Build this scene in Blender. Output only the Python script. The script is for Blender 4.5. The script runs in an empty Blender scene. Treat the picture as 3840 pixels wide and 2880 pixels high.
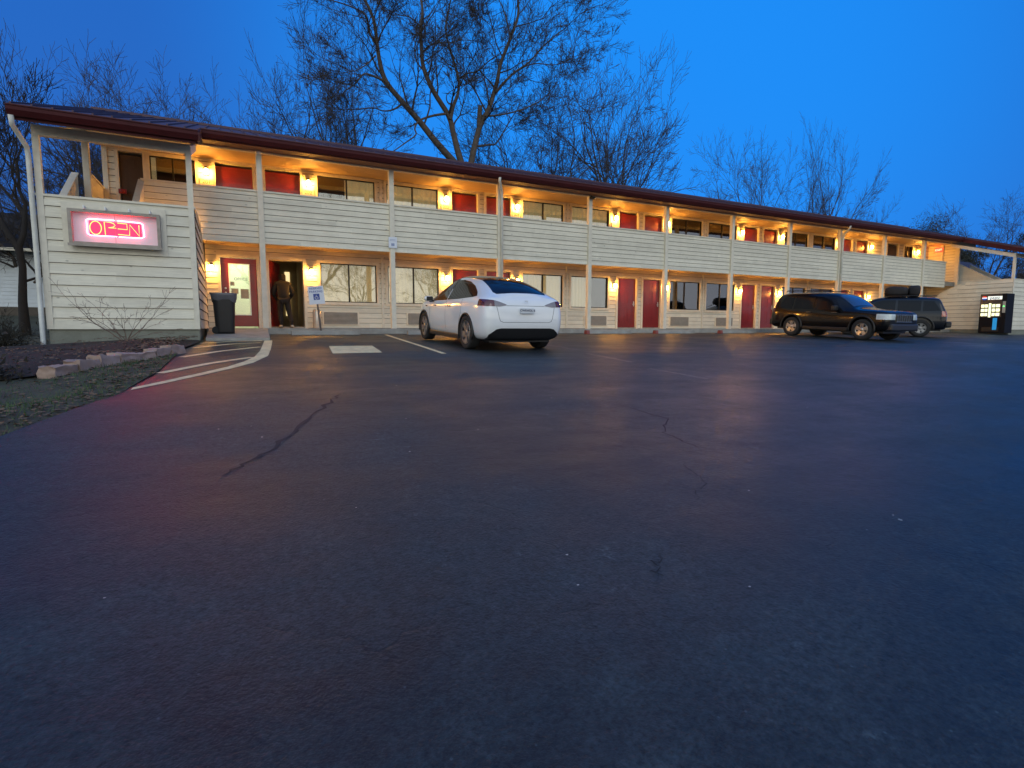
import bpy, bmesh, math, random
from mathutils import Vector, Matrix
R = math.radians
C = bpy.context.scene.collection
sc = bpy.context.scene

# ------------------------------------------------------------------ camera
CAM = Vector((2.801, -17.116, -0.013)); F_PX = 2063.3; PITCH = .1; YAW = .469
cd = bpy.data.cameras.new('camera'); cam = bpy.data.objects.new('camera', cd); C.objects.link(cam)
cam.location = CAM; cam.rotation_euler = (math.pi/2 - PITCH, -0.001, -YAW)
cd.sensor_width = 36; cd.lens = F_PX/3840*36; cd.clip_end = 2000; cd.clip_start = .05
sc.camera = cam
FW = Vector((math.sin(YAW)*math.cos(PITCH), math.cos(YAW)*math.cos(PITCH), -math.sin(PITCH)))
RT = Vector((math.cos(YAW), -math.sin(YAW), 0)); UP = RT.cross(FW)
def at(px, py, y):                      # point of the photo -> real point on the plane y = const
    D = FW + RT*((px-1920)/F_PX) - UP*((py-1440)/F_PX)
    return CAM + D*((y-CAM.y)/D.y)

# ------------------------------------------------------------------ materials
MATS = {}
def nd(nt, t, **kw):
    n = nt.nodes.new(t)
    for k, v in kw.items(): setattr(n, k, v)
    return n
def mat(name, col, rough=.6, metal=0, noise=.12, scale=6, bump=0, bscale=40, spec=.5, emit=None, es=0, coat=0, stretch=None, dirt=0, alpha=None):
    if name in MATS: return MATS[name]
    m = bpy.data.materials.new(name); m.use_nodes = True; nt = m.node_tree; b = nt.nodes['Principled BSDF']
    b.inputs['Roughness'].default_value = rough; b.inputs['Metallic'].default_value = metal
    b.inputs['Specular IOR Level'].default_value = spec; b.inputs['Coat Weight'].default_value = coat
    tc = nd(nt, 'ShaderNodeTexCoord'); mp = nd(nt, 'ShaderNodeMapping'); nt.links.new(tc.outputs['Object'], mp.inputs[0])
    if stretch: mp.inputs['Scale'].default_value = stretch
    n = nd(nt, 'ShaderNodeTexNoise'); n.inputs['Scale'].default_value = scale; n.inputs['Detail'].default_value = 6
    nt.links.new(mp.outputs[0], n.inputs['Vector'])
    rp = nd(nt, 'ShaderNodeMapRange'); rp.inputs['From Min'].default_value = .25; rp.inputs['From Max'].default_value = .75
    rp.inputs['To Min'].default_value = 1-noise; rp.inputs['To Max'].default_value = 1+noise
    nt.links.new(n.outputs['Fac'], rp.inputs['Value'])
    mx = nd(nt, 'ShaderNodeMix', data_type='RGBA', blend_type='MULTIPLY'); mx.inputs['Factor'].default_value = 1
    mx.inputs['A'].default_value = (*col, 1); nt.links.new(rp.outputs[0], mx.inputs['B'])
    out = mx.outputs['Result']
    if dirt:
        n2 = nd(nt, 'ShaderNodeTexNoise'); n2.inputs['Scale'].default_value = 1.7; n2.inputs['Detail'].default_value = 8; n2.inputs['Roughness'].default_value = .7
        nt.links.new(tc.outputs['Object'], n2.inputs['Vector'])
        r2 = nd(nt, 'ShaderNodeMapRange'); r2.inputs['From Min'].default_value = .45; r2.inputs['From Max'].default_value = .8
        r2.inputs['To Min'].default_value = 0; r2.inputs['To Max'].default_value = dirt
        nt.links.new(n2.outputs['Fac'], r2.inputs['Value'])
        m2 = nd(nt, 'ShaderNodeMix', data_type='RGBA'); nt.links.new(r2.outputs[0], m2.inputs['Factor'])
        nt.links.new(out, m2.inputs['A']); m2.inputs['B'].default_value = (col[0]*.42, col[1]*.38, col[2]*.33, 1); out = m2.outputs['Result']
    nt.links.new(out, b.inputs['Base Color'])
    if bump:
        nb = nd(nt, 'ShaderNodeTexNoise'); nb.inputs['Scale'].default_value = bscale; nb.inputs['Detail'].default_value = 5
        nt.links.new(mp.outputs[0], nb.inputs['Vector'])
        bp = nd(nt, 'ShaderNodeBump'); bp.inputs['Strength'].default_value = bump; bp.inputs['Distance'].default_value = .01
        nt.links.new(nb.outputs['Fac'], bp.inputs['Height']); nt.links.new(bp.outputs[0], b.inputs['Normal'])
    if emit: b.inputs['Emission Color'].default_value = (*emit, 1); b.inputs['Emission Strength'].default_value = es
    MATS[name] = m; return m

def glassmat(name, refl, tint, rough=.01):
    m = bpy.data.materials.new(name); m.use_nodes = True; nt = m.node_tree; nt.nodes.clear()
    o = nd(nt, 'ShaderNodeOutputMaterial'); t = nd(nt, 'ShaderNodeBsdfTransparent'); t.inputs[0].default_value = (*tint, 1)
    g = nd(nt, 'ShaderNodeBsdfGlossy'); g.inputs['Roughness'].default_value = rough
    l = nd(nt, 'ShaderNodeLayerWeight'); l.inputs['Blend'].default_value = .35
    mr = nd(nt, 'ShaderNodeMapRange'); mr.inputs['To Min'].default_value = refl; mr.inputs['To Max'].default_value = 1
    nt.links.new(l.outputs['Fresnel'], mr.inputs['Value'])
    tc = nd(nt, 'ShaderNodeTexCoord'); n = nd(nt, 'ShaderNodeTexNoise'); n.inputs['Scale'].default_value = 1.3
    nt.links.new(tc.outputs['Object'], n.inputs['Vector'])
    bp = nd(nt, 'ShaderNodeBump'); bp.inputs['Strength'].default_value = .05; bp.inputs['Distance'].default_value = .05
    nt.links.new(n.outputs['Fac'], bp.inputs['Height']); nt.links.new(bp.outputs[0], g.inputs['Normal'])
    mx = nd(nt, 'ShaderNodeMixShader'); nt.links.new(mr.outputs[0], mx.inputs[0]); nt.links.new(t.outputs[0], mx.inputs[1]); nt.links.new(g.outputs[0], mx.inputs[2])
    nt.links.new(mx.outputs[0], o.inputs[0]); MATS[name] = m; return m

CREAM = (.72, .685, .555)
M_side = mat('painted_siding', CREAM, .62, noise=.10, scale=5, stretch=(.6, .6, 9), bump=.25, bscale=18, dirt=.28)
def boards(m):                                    # each lap board and each length of it has its own tone, knots and streaks
    nt = m.node_tree; b = nt.nodes['Principled BSDF']; L = nt.links.new; src = b.inputs['Base Color'].links[0].from_socket
    tc = nd(nt, 'ShaderNodeTexCoord'); sp = nd(nt, 'ShaderNodeSeparateXYZ'); L(tc.outputs['Object'], sp.inputs[0])
    def mth(op, a, c=None):
        n = nd(nt, 'ShaderNodeMath', operation=op)
        for i, v in enumerate((a, c)):
            if v is None: continue
            if isinstance(v, (int, float)): n.inputs[i].default_value = v
            else: L(v, n.inputs[i])
        return n.outputs[0]
    row = mth('FLOOR', mth('MULTIPLY', sp.outputs[2], 1/.1625)); wn = nd(nt, 'ShaderNodeTexWhiteNoise', noise_dimensions='1D'); L(row, wn.inputs['W'])
    seg = mth('FLOOR', mth('ADD', mth('MULTIPLY', mth('ADD', sp.outputs[0], sp.outputs[1]), 1/3.1), mth('MULTIPLY', wn.outputs['Value'], 7.3)))
    w2 = nd(nt, 'ShaderNodeTexWhiteNoise', noise_dimensions='2D'); cb = nd(nt, 'ShaderNodeCombineXYZ'); L(row, cb.inputs[0]); L(seg, cb.inputs[1]); L(cb.outputs[0], w2.inputs['Vector'])
    tone = mth('ADD', mth('MULTIPLY', w2.outputs['Value'], .16), .91)
    vo = nd(nt, 'ShaderNodeTexVoronoi'); vo.inputs['Scale'].default_value = 2.6; mp = nd(nt, 'ShaderNodeMapping'); mp.inputs['Scale'].default_value = (1, 1, 1.8); L(tc.outputs['Object'], mp.inputs[0]); L(mp.outputs[0], vo.inputs['Vector'])
    kn = nd(nt, 'ShaderNodeMapRange'); L(vo.outputs['Distance'], kn.inputs['Value']); kn.inputs['From Min'].default_value = .03; kn.inputs['From Max'].default_value = .10; kn.inputs['To Min'].default_value = .55; kn.inputs['To Max'].default_value = 1
    mx = nd(nt, 'ShaderNodeMix', data_type='RGBA', blend_type='MULTIPLY'); mx.inputs['Factor'].default_value = 1; L(src, mx.inputs['A']); L(mth('MULTIPLY', tone, kn.outputs[0]), mx.inputs['B']); L(mx.outputs['Result'], b.inputs['Base Color'])
boards(M_side)
M_sshade = mat('siding_shadow_line', (.12, .105, .08), .9)  # painted shade: dark lip and groove draw the shadow line under each board
M_trim = mat('cream_trim', (.70, .66, .54), .6, noise=.08, scale=8, bump=.15, bscale=20, dirt=.18)
M_ceil = mat('soffit_boards', (.58, .42, .22), .6, noise=.15, scale=4, stretch=(.3, 6, 1), bump=.3, bscale=10)
M_roof = mat('maroon_metal_roof', (.075, .038, .055), .62, metal=.1, noise=.12, scale=3)
M_fascia = mat('maroon_fascia', (.060, .011, .013), .65, noise=.15, scale=3, spec=.2)
M_found = mat('painted_foundation', (.21, .22, .18), .85, noise=.14, scale=3, bump=.5, bscale=30, dirt=.5)
M_red = mat('red_door_paint', (.19, .012, .015), .3, noise=.08, scale=5, coat=.2)
M_brown = mat('brown_door_paint', (.07, .045, .03), .5)
M_frame = mat('bronze_window_frame', (.02, .018, .015), .4, metal=.4)
M_curt = mat('glowing_pleated_curtain', (.80, .74, .56), .9, noise=.06, scale=3, emit=(1, .80, .44), es=.24)  # faint emission painted in as room light on the cloth
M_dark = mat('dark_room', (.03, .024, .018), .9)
M_room = mat('beige_room_wall', (.30, .25, .16), .9)
M_white = mat('white_paint', (.8, .8, .78), .5, noise=.04)
M_metal = mat('brushed_metal', (.55, .55, .53), .3, metal=1, noise=.05)
M_grille = mat('grey_vent', (.42, .40, .35), .6)
M_gdark = mat('vent_shadow_gap', (.12, .11, .10), .8)
M_black = mat('black_plastic', (.012, .012, .013), .45, noise=.1)
M_rubber = mat('tyre_rubber', (.018, .018, .018), .8)
M_conc = mat('worn_concrete', (.33, .315, .28), .85, noise=.18, scale=5, bump=.5, bscale=50, dirt=.5)
M_yellow = mat('worn_road_paint', (.74, .62, .36), .7, noise=.22, scale=9, dirt=.5)
M_wpaint = mat('faded_road_paint', (.17, .17, .165), .7, noise=.4, scale=14, dirt=.7)
M_bark = mat('bark', (.085, .068, .055), .9, noise=.3, scale=5)
M_twig = mat('twig_bark', (.055, .046, .042), .9, noise=.2, scale=2)
M_glow = mat('lit_lamp_glass', (1, .8, .4), .4, emit=(1.0, .43, .065), es=420)
G_win = glassmat('window_glass', .15, (.85, .85, .8))
G_door = glassmat('door_glass', .05, (.95, .97, .93))
G_car = glassmat('car_window_glass', .07, (.55, .55, .52))

# ------------------------------------------------------------------ mesh helpers
class MB:
    def __init__(s): s.v = []; s.f = []; s.m = []; s.smooth = []
    def add(s, vs, fs, mi=0, sm=False):
        b = len(s.v); s.v += [tuple(v) for v in vs]
        for f in fs: s.f.append([b+i for i in f]); s.m.append(mi); s.smooth.append(sm)
    def box(s, x0, x1, y0, y1, z0, z1, mi=0, M=None):
        vs = [Vector(p) for p in ((x0,y0,z0),(x1,y0,z0),(x1,y1,z0),(x0,y1,z0),(x0,y0,z1),(x1,y0,z1),(x1,y1,z1),(x0,y1,z1))]
        if M: vs = [M @ v for v in vs]
        s.add(vs, [(0,3,2,1),(4,5,6,7),(0,1,5,4),(1,2,6,5),(2,3,7,6),(3,0,4,7)], mi)
    def prism(s, poly, axis, a, b, mi=0):      # poly in the two other axes (cyclic order kept)
        def P(p, t): return {'x': (t, p[0], p[1]), 'y': (p[0], t, p[1]), 'z': (p[0], p[1], t)}[axis]
        n = len(poly); vs = [P(p, a) for p in poly] + [P(p, b) for p in poly]
        s.add(vs, [tuple(range(n))[::-1], tuple(range(n, 2*n))] + [(i, (i+1) % n, n+(i+1) % n, n+i) for i in range(n)], mi)
    def tube(s, pts, rads, n=8, mi=0, cap=True, sm=True):
        pts = [Vector(p) for p in pts]
        if not hasattr(rads, '__len__'): rads = [rads]*len(pts)
        b = len(s.v); prev = None
        for i, p in enumerate(pts):
            d = (pts[min(i+1, len(pts)-1)] - pts[max(i-1, 0)])
            if d.length < 1e-9: d = Vector((0, 0, 1))
            d.normalize()
            if prev is None: a = d.orthogonal().normalized()
            else:
                a = prev - d*prev.dot(d)
                a = a.normalized() if a.length > 1e-6 else d.orthogonal().normalized()
            prev = a; c = d.cross(a)
            for k in range(n):
                t = 2*math.pi*k/n; s.v.append(tuple(p + (a*math.cos(t) + c*math.sin(t))*rads[i]))
        for i in range(len(pts)-1):
            for k in range(n):
                s.f.append([b+i*n+k, b+i*n+(k+1) % n, b+(i+1)*n+(k+1) % n, b+(i+1)*n+k]); s.m.append(mi); s.smooth.append(sm)
        if cap and n > 3:
            s.f.append([b+k for k in range(n)][::-1]); s.m.append(mi); s.smooth.append(False)
            s.f.append([b+(len(pts)-1)*n+k for k in range(n)]); s.m.append(mi); s.smooth.append(False)
    def lathe(s, prof, n=24, M=None, mi=0, sm=True, caps=True):   # prof: (r, z)
        b = len(s.v); M = M or Matrix()
        for r, z in prof:
            for k in range(n):
                t = 2*math.pi*k/n; s.v.append(tuple(M @ Vector((r*math.cos(t), r*math.sin(t), z))))
        for i in range(len(prof)-1):
            for k in range(n):
                s.f.append([b+i*n+k, b+i*n+(k+1) % n, b+(i+1)*n+(k+1) % n, b+(i+1)*n+k]); s.m.append(mi); s.smooth.append(sm)
        if not caps: return
        s.f.append([b+k for k in range(n)][::-1]); s.m.append(mi); s.smooth.append(False)
        s.f.append([b+(len(prof)-1)*n+k for k in range(n)]); s.m.append(mi); s.smooth.append(False)
    def build(s, name, mats, parent=None, M=None, bevel=0):
        me = bpy.data.meshes.new(name)
        me.from_pydata([tuple((M @ Vector(v)) if M else v) for v in s.v], [], s.f)
        if not isinstance(mats, (list, tuple)): mats = [mats]
        for m in mats: me.materials.append(m)
        me.polygons.foreach_set('material_index', s.m); me.polygons.foreach_set('use_smooth', s.smooth)
        me.update(); o = bpy.data.objects.new(name, me); C.objects.link(o)
        if parent: o.parent = parent
        if bevel:
            md = o.modifiers.new('bevel', 'BEVEL'); md.width = bevel; md.segments = 2; md.limit_method = 'ANGLE'
        return o
def tag(o, label=None, cat=None, group=None, kind=None):
    if label: o['label'] = label
    if cat: o['category'] = cat
    if group: o['group'] = group
    if kind: o['kind'] = kind
    return o
def thing(name, label, cat, loc=(0, 0, 0), group=None, rz=0):
    o = bpy.data.objects.new(name, None); C.objects.link(o); o.location = loc; o.rotation_euler = (0, 0, rz); o.empty_display_size = .2
    return tag(o, label, cat, group)
def copy_tree(o, parent=None):
    c = o.copy(); C.objects.link(c); c.parent = parent
    for ch in [x for x in sc.objects if x.parent == o]: copy_tree(ch, c)
    return c
def text(body, size, name, m, parent, M, ext=.002, align='CENTER', bold=0):
    cu = bpy.data.curves.new('t', 'FONT'); cu.body = body; cu.size = size; cu.extrude = ext; cu.align_x = align; cu.align_y = 'CENTER'; cu.offset = bold
    t = bpy.data.objects.new('t', cu); C.objects.link(t)
    me = bpy.data.meshes.new_from_object(t.evaluated_get(bpy.context.evaluated_depsgraph_get()))
    bpy.data.objects.remove(t); me.transform(M); me.materials.clear(); me.materials.append(m)
    o = bpy.data.objects.new(name, me); C.objects.link(o); o.parent = parent; return o
FACE = Matrix.Rotation(math.pi/2, 4, 'X')           # text plane -> facing -y

# ------------------------------------------------------------------ ground shapes
def gz(y):
    if y > -6.2: return -.17 + .046*(min(y, 0)+.3)
    t = -(max(y, -19)+6.2); z = -.443 - .046*t - .0039*t*t
    return z - .03*max(0, -19-y)*(1 if y > -60 else 0) - (1.2 if y <= -60 else 0)
EDGE = [(-400, -40), (-40, -9), (-17, -.4), (-11.8, 1.2), (-10.7, 1.54), (-10.25, 1.72), (-8.7, 1.92), (-6, 1.98), (-4.6, 1.9), (-3.0, 2.3), (2, 2.3), (400, 2.3)]
def edge(y):
    for (a, xa), (b, xb) in zip(EDGE, EDGE[1:]):
        if y <= b: return xa + (xb-xa)*(y-a)/(b-a)
    return 2.3
def yard(x, y):
    z = gz(y) if y < -.3 else gz(-.3) + .06*min(12, max(0, y-1))
    d = max(0, 1.9-x)
    z += -.05*min(d, 9) if y < 6 else -.05*min(d, 9)*max(0, 1-(y-6)/8)
    if y < -2.9: z += .03*math.sin(x*2.1+y*1.7)*min(1, d) + .02*math.sin(x*5.3-y*3.1)*min(1, d)
    return z
def grid(name, xs, ys, zf, m, **kw):
    mb = MB(); n = len(xs)
    vs = [(x if not callable(x) else x(y), y) for y in ys for x in xs]
    mb.add([(x, y, zf(x, y)) for x, y in vs], [(j*n+i, j*n+i+1, (j+1)*n+i+1, (j+1)*n+i) for j in range(len(ys)-1) for i in range(n-1)], 0, True)
    return mb.build(name, m)
def lin(a, b, n): return [a+(b-a)*i/(n-1) for i in range(n)]

# terrain material
M_terr = mat('dry_winter_ground', (.05, .052, .03), .95, noise=.5, scale=1.5, bump=.8, bscale=9, dirt=.7)
xs = sorted(set(lin(-400, -40, 8) + lin(-40, 10, 60) + lin(10, 120, 40) + lin(120, 600, 9)))
ys = sorted(set(lin(-400, -60.1, 8) + lin(-60, 20, 90) + lin(20, 80, 20) + lin(80, 700, 9)))
def terr(x, y):
    if x > edge(y)-.01: return (gz(y) if y < 0 else -.17 + .02*min(12, y)) - .06
    return yard(x, y) - .004
tag(grid('ground', xs, ys, terr, M_terr), 'dark winter ground around the motel', 'ground', kind='structure')

# asphalt
def asphalt():
    m = bpy.data.materials.new('worn_asphalt'); m.use_nodes = True; nt = m.node_tree; b = nt.nodes['Principled BSDF']; L = nt.links.new
    tc = nd(nt, 'ShaderNodeTexCoord')
    def noise(s, d=6, r=.6, st=None):
        n = nd(nt, 'ShaderNodeTexNoise'); n.inputs['Scale'].default_value = s; n.inputs['Detail'].default_value = d; n.inputs['Roughness'].default_value = r
        if st:
            mp = nd(nt, 'ShaderNodeMapping'); mp.inputs['Scale'].default_value = st; L(tc.outputs['Object'], mp.inputs[0]); L(mp.outputs[0], n.inputs['Vector'])
        else: L(tc.outputs['Object'], n.inputs['Vector'])
        return n.outputs['Fac']
    def mr(v, a, bb, c, d):
        n = nd(nt, 'ShaderNodeMapRange'); L(v, n.inputs['Value'])
        for k, x in zip(('From Min', 'From Max', 'To Min', 'To Max'), (a, bb, c, d)): n.inputs[k].default_value = x
        return n.outputs[0]
    def mth(op, a, c):
        n = nd(nt, 'ShaderNodeMath', operation=op); L(a, n.inputs[0])
        if isinstance(c, (int, float)): n.inputs[1].default_value = c
        else: L(c, n.inputs[1])
        return n.outputs[0]
    big = noise(.35, 8, .65); mid = noise(2.2, 8, .7); fine = noise(55, 4, .75); streak = noise(1.0, 6, .7, (.5, 1.6, 1))
    v = mth('MULTIPLY', mr(big, .3, .7, .48, 1.65), mr(mid, .3, .7, .8, 1.2)); v = mth('MULTIPLY', v, mr(fine, .3, .72, .45, 1.8)); v = mth('MULTIPLY', v, mr(streak, .3, .7, .8, 1.25))
    # pale scuffed spots
    sp = mr(noise(6, 8, .8), .60, .72, 0, 1); sp = mth('MULTIPLY', sp, mr(noise(.8, 3, .5), .48, .60, 0, .9))
    # grit
    vo = nd(nt, 'ShaderNodeTexVoronoi'); vo.inputs['Scale'].default_value = 9; L(tc.outputs['Object'], vo.inputs['Vector'])
    gr = mr(vo.outputs['Distance'], .035, .055, 1, 0)
    v = mth('MULTIPLY', v, mr(noise(24, 5, .7), .3, .7, .6, 1.5)); v = mth('ADD', mth('MULTIPLY', v, .025), mth('MULTIPLY', sp, .07)); v = mth('ADD', v, mth('MULTIPLY', gr, .05))
    # fine cracks
    vc = nd(nt, 'ShaderNodeTexVoronoi', feature='DISTANCE_TO_EDGE'); vc.inputs['Scale'].default_value = .42
    wn = nd(nt, 'ShaderNodeTexNoise'); wn.inputs['Scale'].default_value = 1.6; wn.inputs['Detail'].default_value = 8; L(tc.outputs['Object'], wn.inputs['Vector'])
    va = nd(nt, 'ShaderNodeVectorMath', operation='MULTIPLY_ADD'); L(wn.outputs['Color'], va.inputs[0]); va.inputs[1].default_value = (.9, .9, 0); L(tc.outputs['Object'], va.inputs[2])
    L(va.outputs[0], vc.inputs['Vector']); ck = mr(vc.outputs['Distance'], .0, .006, 1, 0); ck = mth('MULTIPLY', ck, mr(noise(.9, 3, .5), .52, .66, 0, 1))
    v = mth('MULTIPLY', v, mr(ck, 0, 1, 1, .7))
    cc = nd(nt, 'ShaderNodeCombineColor'); L(mth('MULTIPLY', v, .78), cc.inputs[0]); L(mth('MULTIPLY', v, 1.06), cc.inputs[1]); L(mth('MULTIPLY', v, 1.20), cc.inputs[2])
    L(cc.outputs[0], b.inputs['Base Color'])
    L(mr(mth('ADD', big, mth('MULTIPLY', streak, .6)), .55, 1.0, .30, .62), b.inputs['Roughness'])
    b.inputs['Specular IOR Level'].default_value = .35
    bp = nd(nt, 'ShaderNodeBump'); bp.inputs['Strength'].default_value = .6; bp.inputs['Distance'].default_value = .012
    h = mth('ADD', mth('MULTIPLY', noise(70, 4, .6), 1.0), mth('MULTIPLY', noise(4, 5, .6), 1.6)); h = mth('ADD', h, mth('MULTIPLY', noise(.9, 4, .6), 2.2)); h = mth('SUBTRACT', h, mth('MULTIPLY', ck, .5)); L(h, bp.inputs['Height']); L(bp.outputs[0], b.inputs['Normal'])
    return m
M_asph = asphalt()
us = [i/50 for i in range(51)]
axs = [(lambda y, u=u: edge(y) + (u**1.8)*(110-edge(y))) for u in us]
ays = sorted(lin(-60, -20, 12)[:-1] + lin(-20, -.3, 90))
tag(grid('parking_lot', axs, ays, lambda x, y: gz(y), M_asph), 'dark worn asphalt parking lot', 'parking lot', kind='structure')

# yard sheet with grass, mulch bed
M_yard = mat('sparse_lawn_soil', (.06, .058, .035), .95, noise=.5, scale=4, bump=.9, bscale=25, dirt=.5)
yxs = [(lambda y, u=u: edge(y) - .0 - (u**1.6)*24) for u in [i/40 for i in range(41)]][::-1]
tag(grid('lawn', yxs, lin(-22, -3.0, 90), lambda x, y: yard(x, y)+.012, M_yard), 'sparse lawn left of the lot', 'lawn', kind='structure')
M_mulch = mat('dark_mulch', (.022, .017, .014), .95, noise=.6, scale=30, bump=1, bscale=60)
mb = MB(); rnd = random.Random(5)
bedp = [(2.2, -3.02), (2.1, -4.4), (1.9, -6.0), (1.35, -7.15), (.8, -8.25), (.0, -8.6), (-1.2, -8.2), (-2.4, -6.5), (-2.6, -3.02)]
cx_, cy_ = .4, -5.2
ring = []
for k in range(7):
    t = k/6
    ring.append([(cx_+(x-cx_)*t, cy_+(y-cy_)*t) for x, y in bedp])
vs = []; n = len(bedp)
for k, rr in enumerate(ring):
    for x, y in rr: vs.append((x, y, yard(x, y)+.13-.10*(k/6)**4 + rnd.uniform(-.02, .02)))
fs = [(k*n+i, k*n+(i+1) % n, (k+1)*n+(i+1) % n, (k+1)*n+i) for k in range(6) for i in range(n)]
mb.add(vs, fs, 0, True); tag(mb.build('planting_bed', M_mulch), 'dark mulched bed in front of the stair tower', 'ground', kind='structure')

# grass blades
M_grass = mat('grass_blades', (.06, .105, .035), .8, noise=.5, scale=1.2)
mb = MB(); rnd = random.Random(3)
def inbed(x, y):
    c = False; j = len(bedp)-1
    for i in range(len(bedp)):
        xi, yi = bedp[i]; xj, yj = bedp[j]
        if (yi > y) != (yj > y) and x < (xj-xi)*(y-yi)/(yj-yi)+xi: c = not c
        j = i
    return c
k = 0
while k < 30000:
    y = rnd.uniform(-13, -3.2); x = edge(y) - rnd.random()**1.3*8
    if inbed(x, y): continue
    dens = math.sin(x*1.3+2*math.sin(y*.9))*.5+.5
    if rnd.random() > .35+.65*dens or (edge(y)-x < .35 and rnd.random() < .7): k += 1; continue
    k += 1; h = rnd.uniform(.015, .05)*(1+.6*dens); a = rnd.uniform(0, 6.28); w = .004; z = yard(x, y)+.01
    dx, dy = math.cos(a)*w, math.sin(a)*w; lx, ly = rnd.uniform(-.03, .03), rnd.uniform(-.03, .03)
    mb.add([(x-dx, y-dy, z), (x+dx, y+dy, z), (x+lx, y+ly, z+h)], [(0, 1, 2)])
tag(mb.build('grass', M_grass), 'short dull green grass beside the lot', 'grass', kind='stuff')

mb = MB(); rnd = random.Random(17)
for i in range(2600):
    if i % 2: x, y = rnd.uniform(-2.6, 2.1), rnd.uniform(-8.6, -3.1)
    else: y = rnd.uniform(-12, -3.5); x = edge(y)-abs(rnd.gauss(0, .5))
    if (i % 2) and not inbed(x, y): continue
    z = yard(x, y)+(.13 if inbed(x, y) else .02); r = rnd.uniform(.015, .04); a = rnd.uniform(0, 6.28); q = lambda t: (x+r*math.cos(a+t), y+r*.7*math.sin(a+t), z+rnd.uniform(0, .02))
    mb.add([q(0), q(1.6), q(3.1), q(4.7)], [(0, 1, 2, 3)])
tag(mb.build('leaf_litter', mat('dead_leaves', (.16, .10, .06), .9, noise=.5, scale=3)), 'scattered dead leaves on the bed and lawn edge', 'leaves', kind='stuff')
def strip(mb, poly_l, poly_r, dz=.004, sub=3):
    L_, R_ = [], []
    for (a, b_), (c, d) in zip(zip(poly_l, poly_l[1:]), zip(poly_r, poly_r[1:])):
        for i in range(sub):
            t = i/sub; L_.append((a[0]+(b_[0]-a[0])*t, a[1]+(b_[1]-a[1])*t)); R_.append((c[0]+(d[0]-c[0])*t, c[1]+(d[1]-c[1])*t))
    L_.append(poly_l[-1]); R_.append(poly_r[-1]); n = len(L_)
    mb.add([(x, y, gz(y)+dz) for x, y in L_] + [(x, y, gz(y)+dz) for x, y in R_], [(i, i+1, n+i+1, n+i) for i in range(n-1)])
def line(mb, p, q, w, dz=.004):
    d = Vector((q[0]-p[0], q[1]-p[1])).normalized(); n = Vector((-d.y, d.x))*w/2
    strip(mb, [(p[0]+n.x, p[1]+n.y), (q[0]+n.x, q[1]+n.y)], [(p[0]-n.x, p[1]-n.y), (q[0]-n.x, q[1]-n.y)], dz, 14)
outer = [(1.80, -10.02), (2.09, -9.62), (2.44, -9.07), (2.78, -8.5), (3.07, -7.89), (3.33, -6.9), (3.45, -5.6), (3.57, -4.0), (3.64, -3.0)]
inner = [(1.80, -9.86), (2.06, -9.46), (2.42, -8.86), (2.72, -8.32), (2.95, -7.7), (3.12, -7.0), (3.25, -5.9), (3.38, -4.2), (3.47, -3.0)]
mb = MB(); strip(mb, outer, inner)
for p in ([(1.95, -8.8), (2.49, -7.85), (3.08, -7.1)], [(2.06, -6.85), (2.6, -5.85), (3.30, -4.95)], [(2.13, -5.0), (2.78, -4.05), (3.36, -3.75)], [(2.2, -3.75), (2.8, -3.25), (3.42, -3.1)]):
    for a, b_ in zip(p, p[1:]): line(mb, a, b_, .12, .006)
tag(mb.build('hatched_marking', M_yellow), 'cream painted hatching by the walkway', 'road marking', kind='structure')
mb = MB(); strip(mb, [(4.62, -4.95), (4.42, -6.7)], [(5.52, -5.0), (5.33, -6.68)], .004, 6)
tag(mb.build('painted_rectangle', M_yellow), 'cream painted rectangle on the asphalt', 'road marking', kind='structure')
mb = MB(); line(mb, (6.86, -.85), (6.40, -7.15), .10)
tag(mb.build('parking_line', M_yellow), 'cream parking line beside the white car', 'road marking', kind='structure')
mb = MB()
for a, b_ in (((9.9, -1.2), (9.6, -6.9)), ((9.30, -7.7), (9.25, -9.2)), ((8.98, -10.0), (9.15, -11.1)), ((12.9, -1.0), (12.75, -6.5)), ((16.5, -1.0), (16.4, -6.5)), ((19.8, -1.0), (19.7, -6.5))): line(mb, a, b_, .09)
tag(mb.build('faded_marking', M_wpaint), 'faded worn parking lines', 'road marking', kind='structure')
# long cracks and tar
M_tar = mat('tar_crack', (.014, .014, .016), .7, noise=.5, scale=20)
def crack(mb, pts, w, seed):
    rnd = random.Random(seed); P = []
    for (a, b_) in zip(pts, pts[1:]):
        for i in range(8):
            t = i/8; P.append((a[0]+(b_[0]-a[0])*t+rnd.uniform(-.03, .03), a[1]+(b_[1]-a[1])*t+rnd.uniform(-.03, .03)))
    P.append(pts[-1]); Lp, Rp = [], []
    for i, p in enumerate(P):
        q = P[min(i+1, len(P)-1)]; o = P[max(i-1, 0)]; d = Vector((q[0]-o[0], q[1]-o[1])).normalized(); ww = w*rnd.uniform(.2, 1)*min(1, 4*i/len(P)+.2)*min(1, 4*(1-i/len(P))+.1)/2
        Lp.append((p[0]-d.y*ww, p[1]+d.x*ww)); Rp.append((p[0]+d.y*ww, p[1]-d.x*ww))
    strip(mb, Lp, Rp, .003, 1)
mb = MB()
crack(mb, [(3.85, -10.8), (3.72, -11.1), (3.3, -12.1), (2.99, -12.78), (2.7, -13.2)], .05, 1)
crack(mb, [(6.63, -12.2), (6.7, -12.9), (6.3, -13.3), (6.25, -13.8)], .02, 2)
crack(mb, [(4.55, -15.22), (4.6, -15.1), (4.68, -15.08)], .012, 3)
crack(mb, [(5.9, -13.9), (5.75, -14.3), (5.4, -14.6)], .008, 7)
tag(mb.build('asphalt_crack', M_tar), 'dark cracks in the asphalt', 'crack', kind='structure')
mb = MB(); rnd = random.Random(21)
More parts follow.
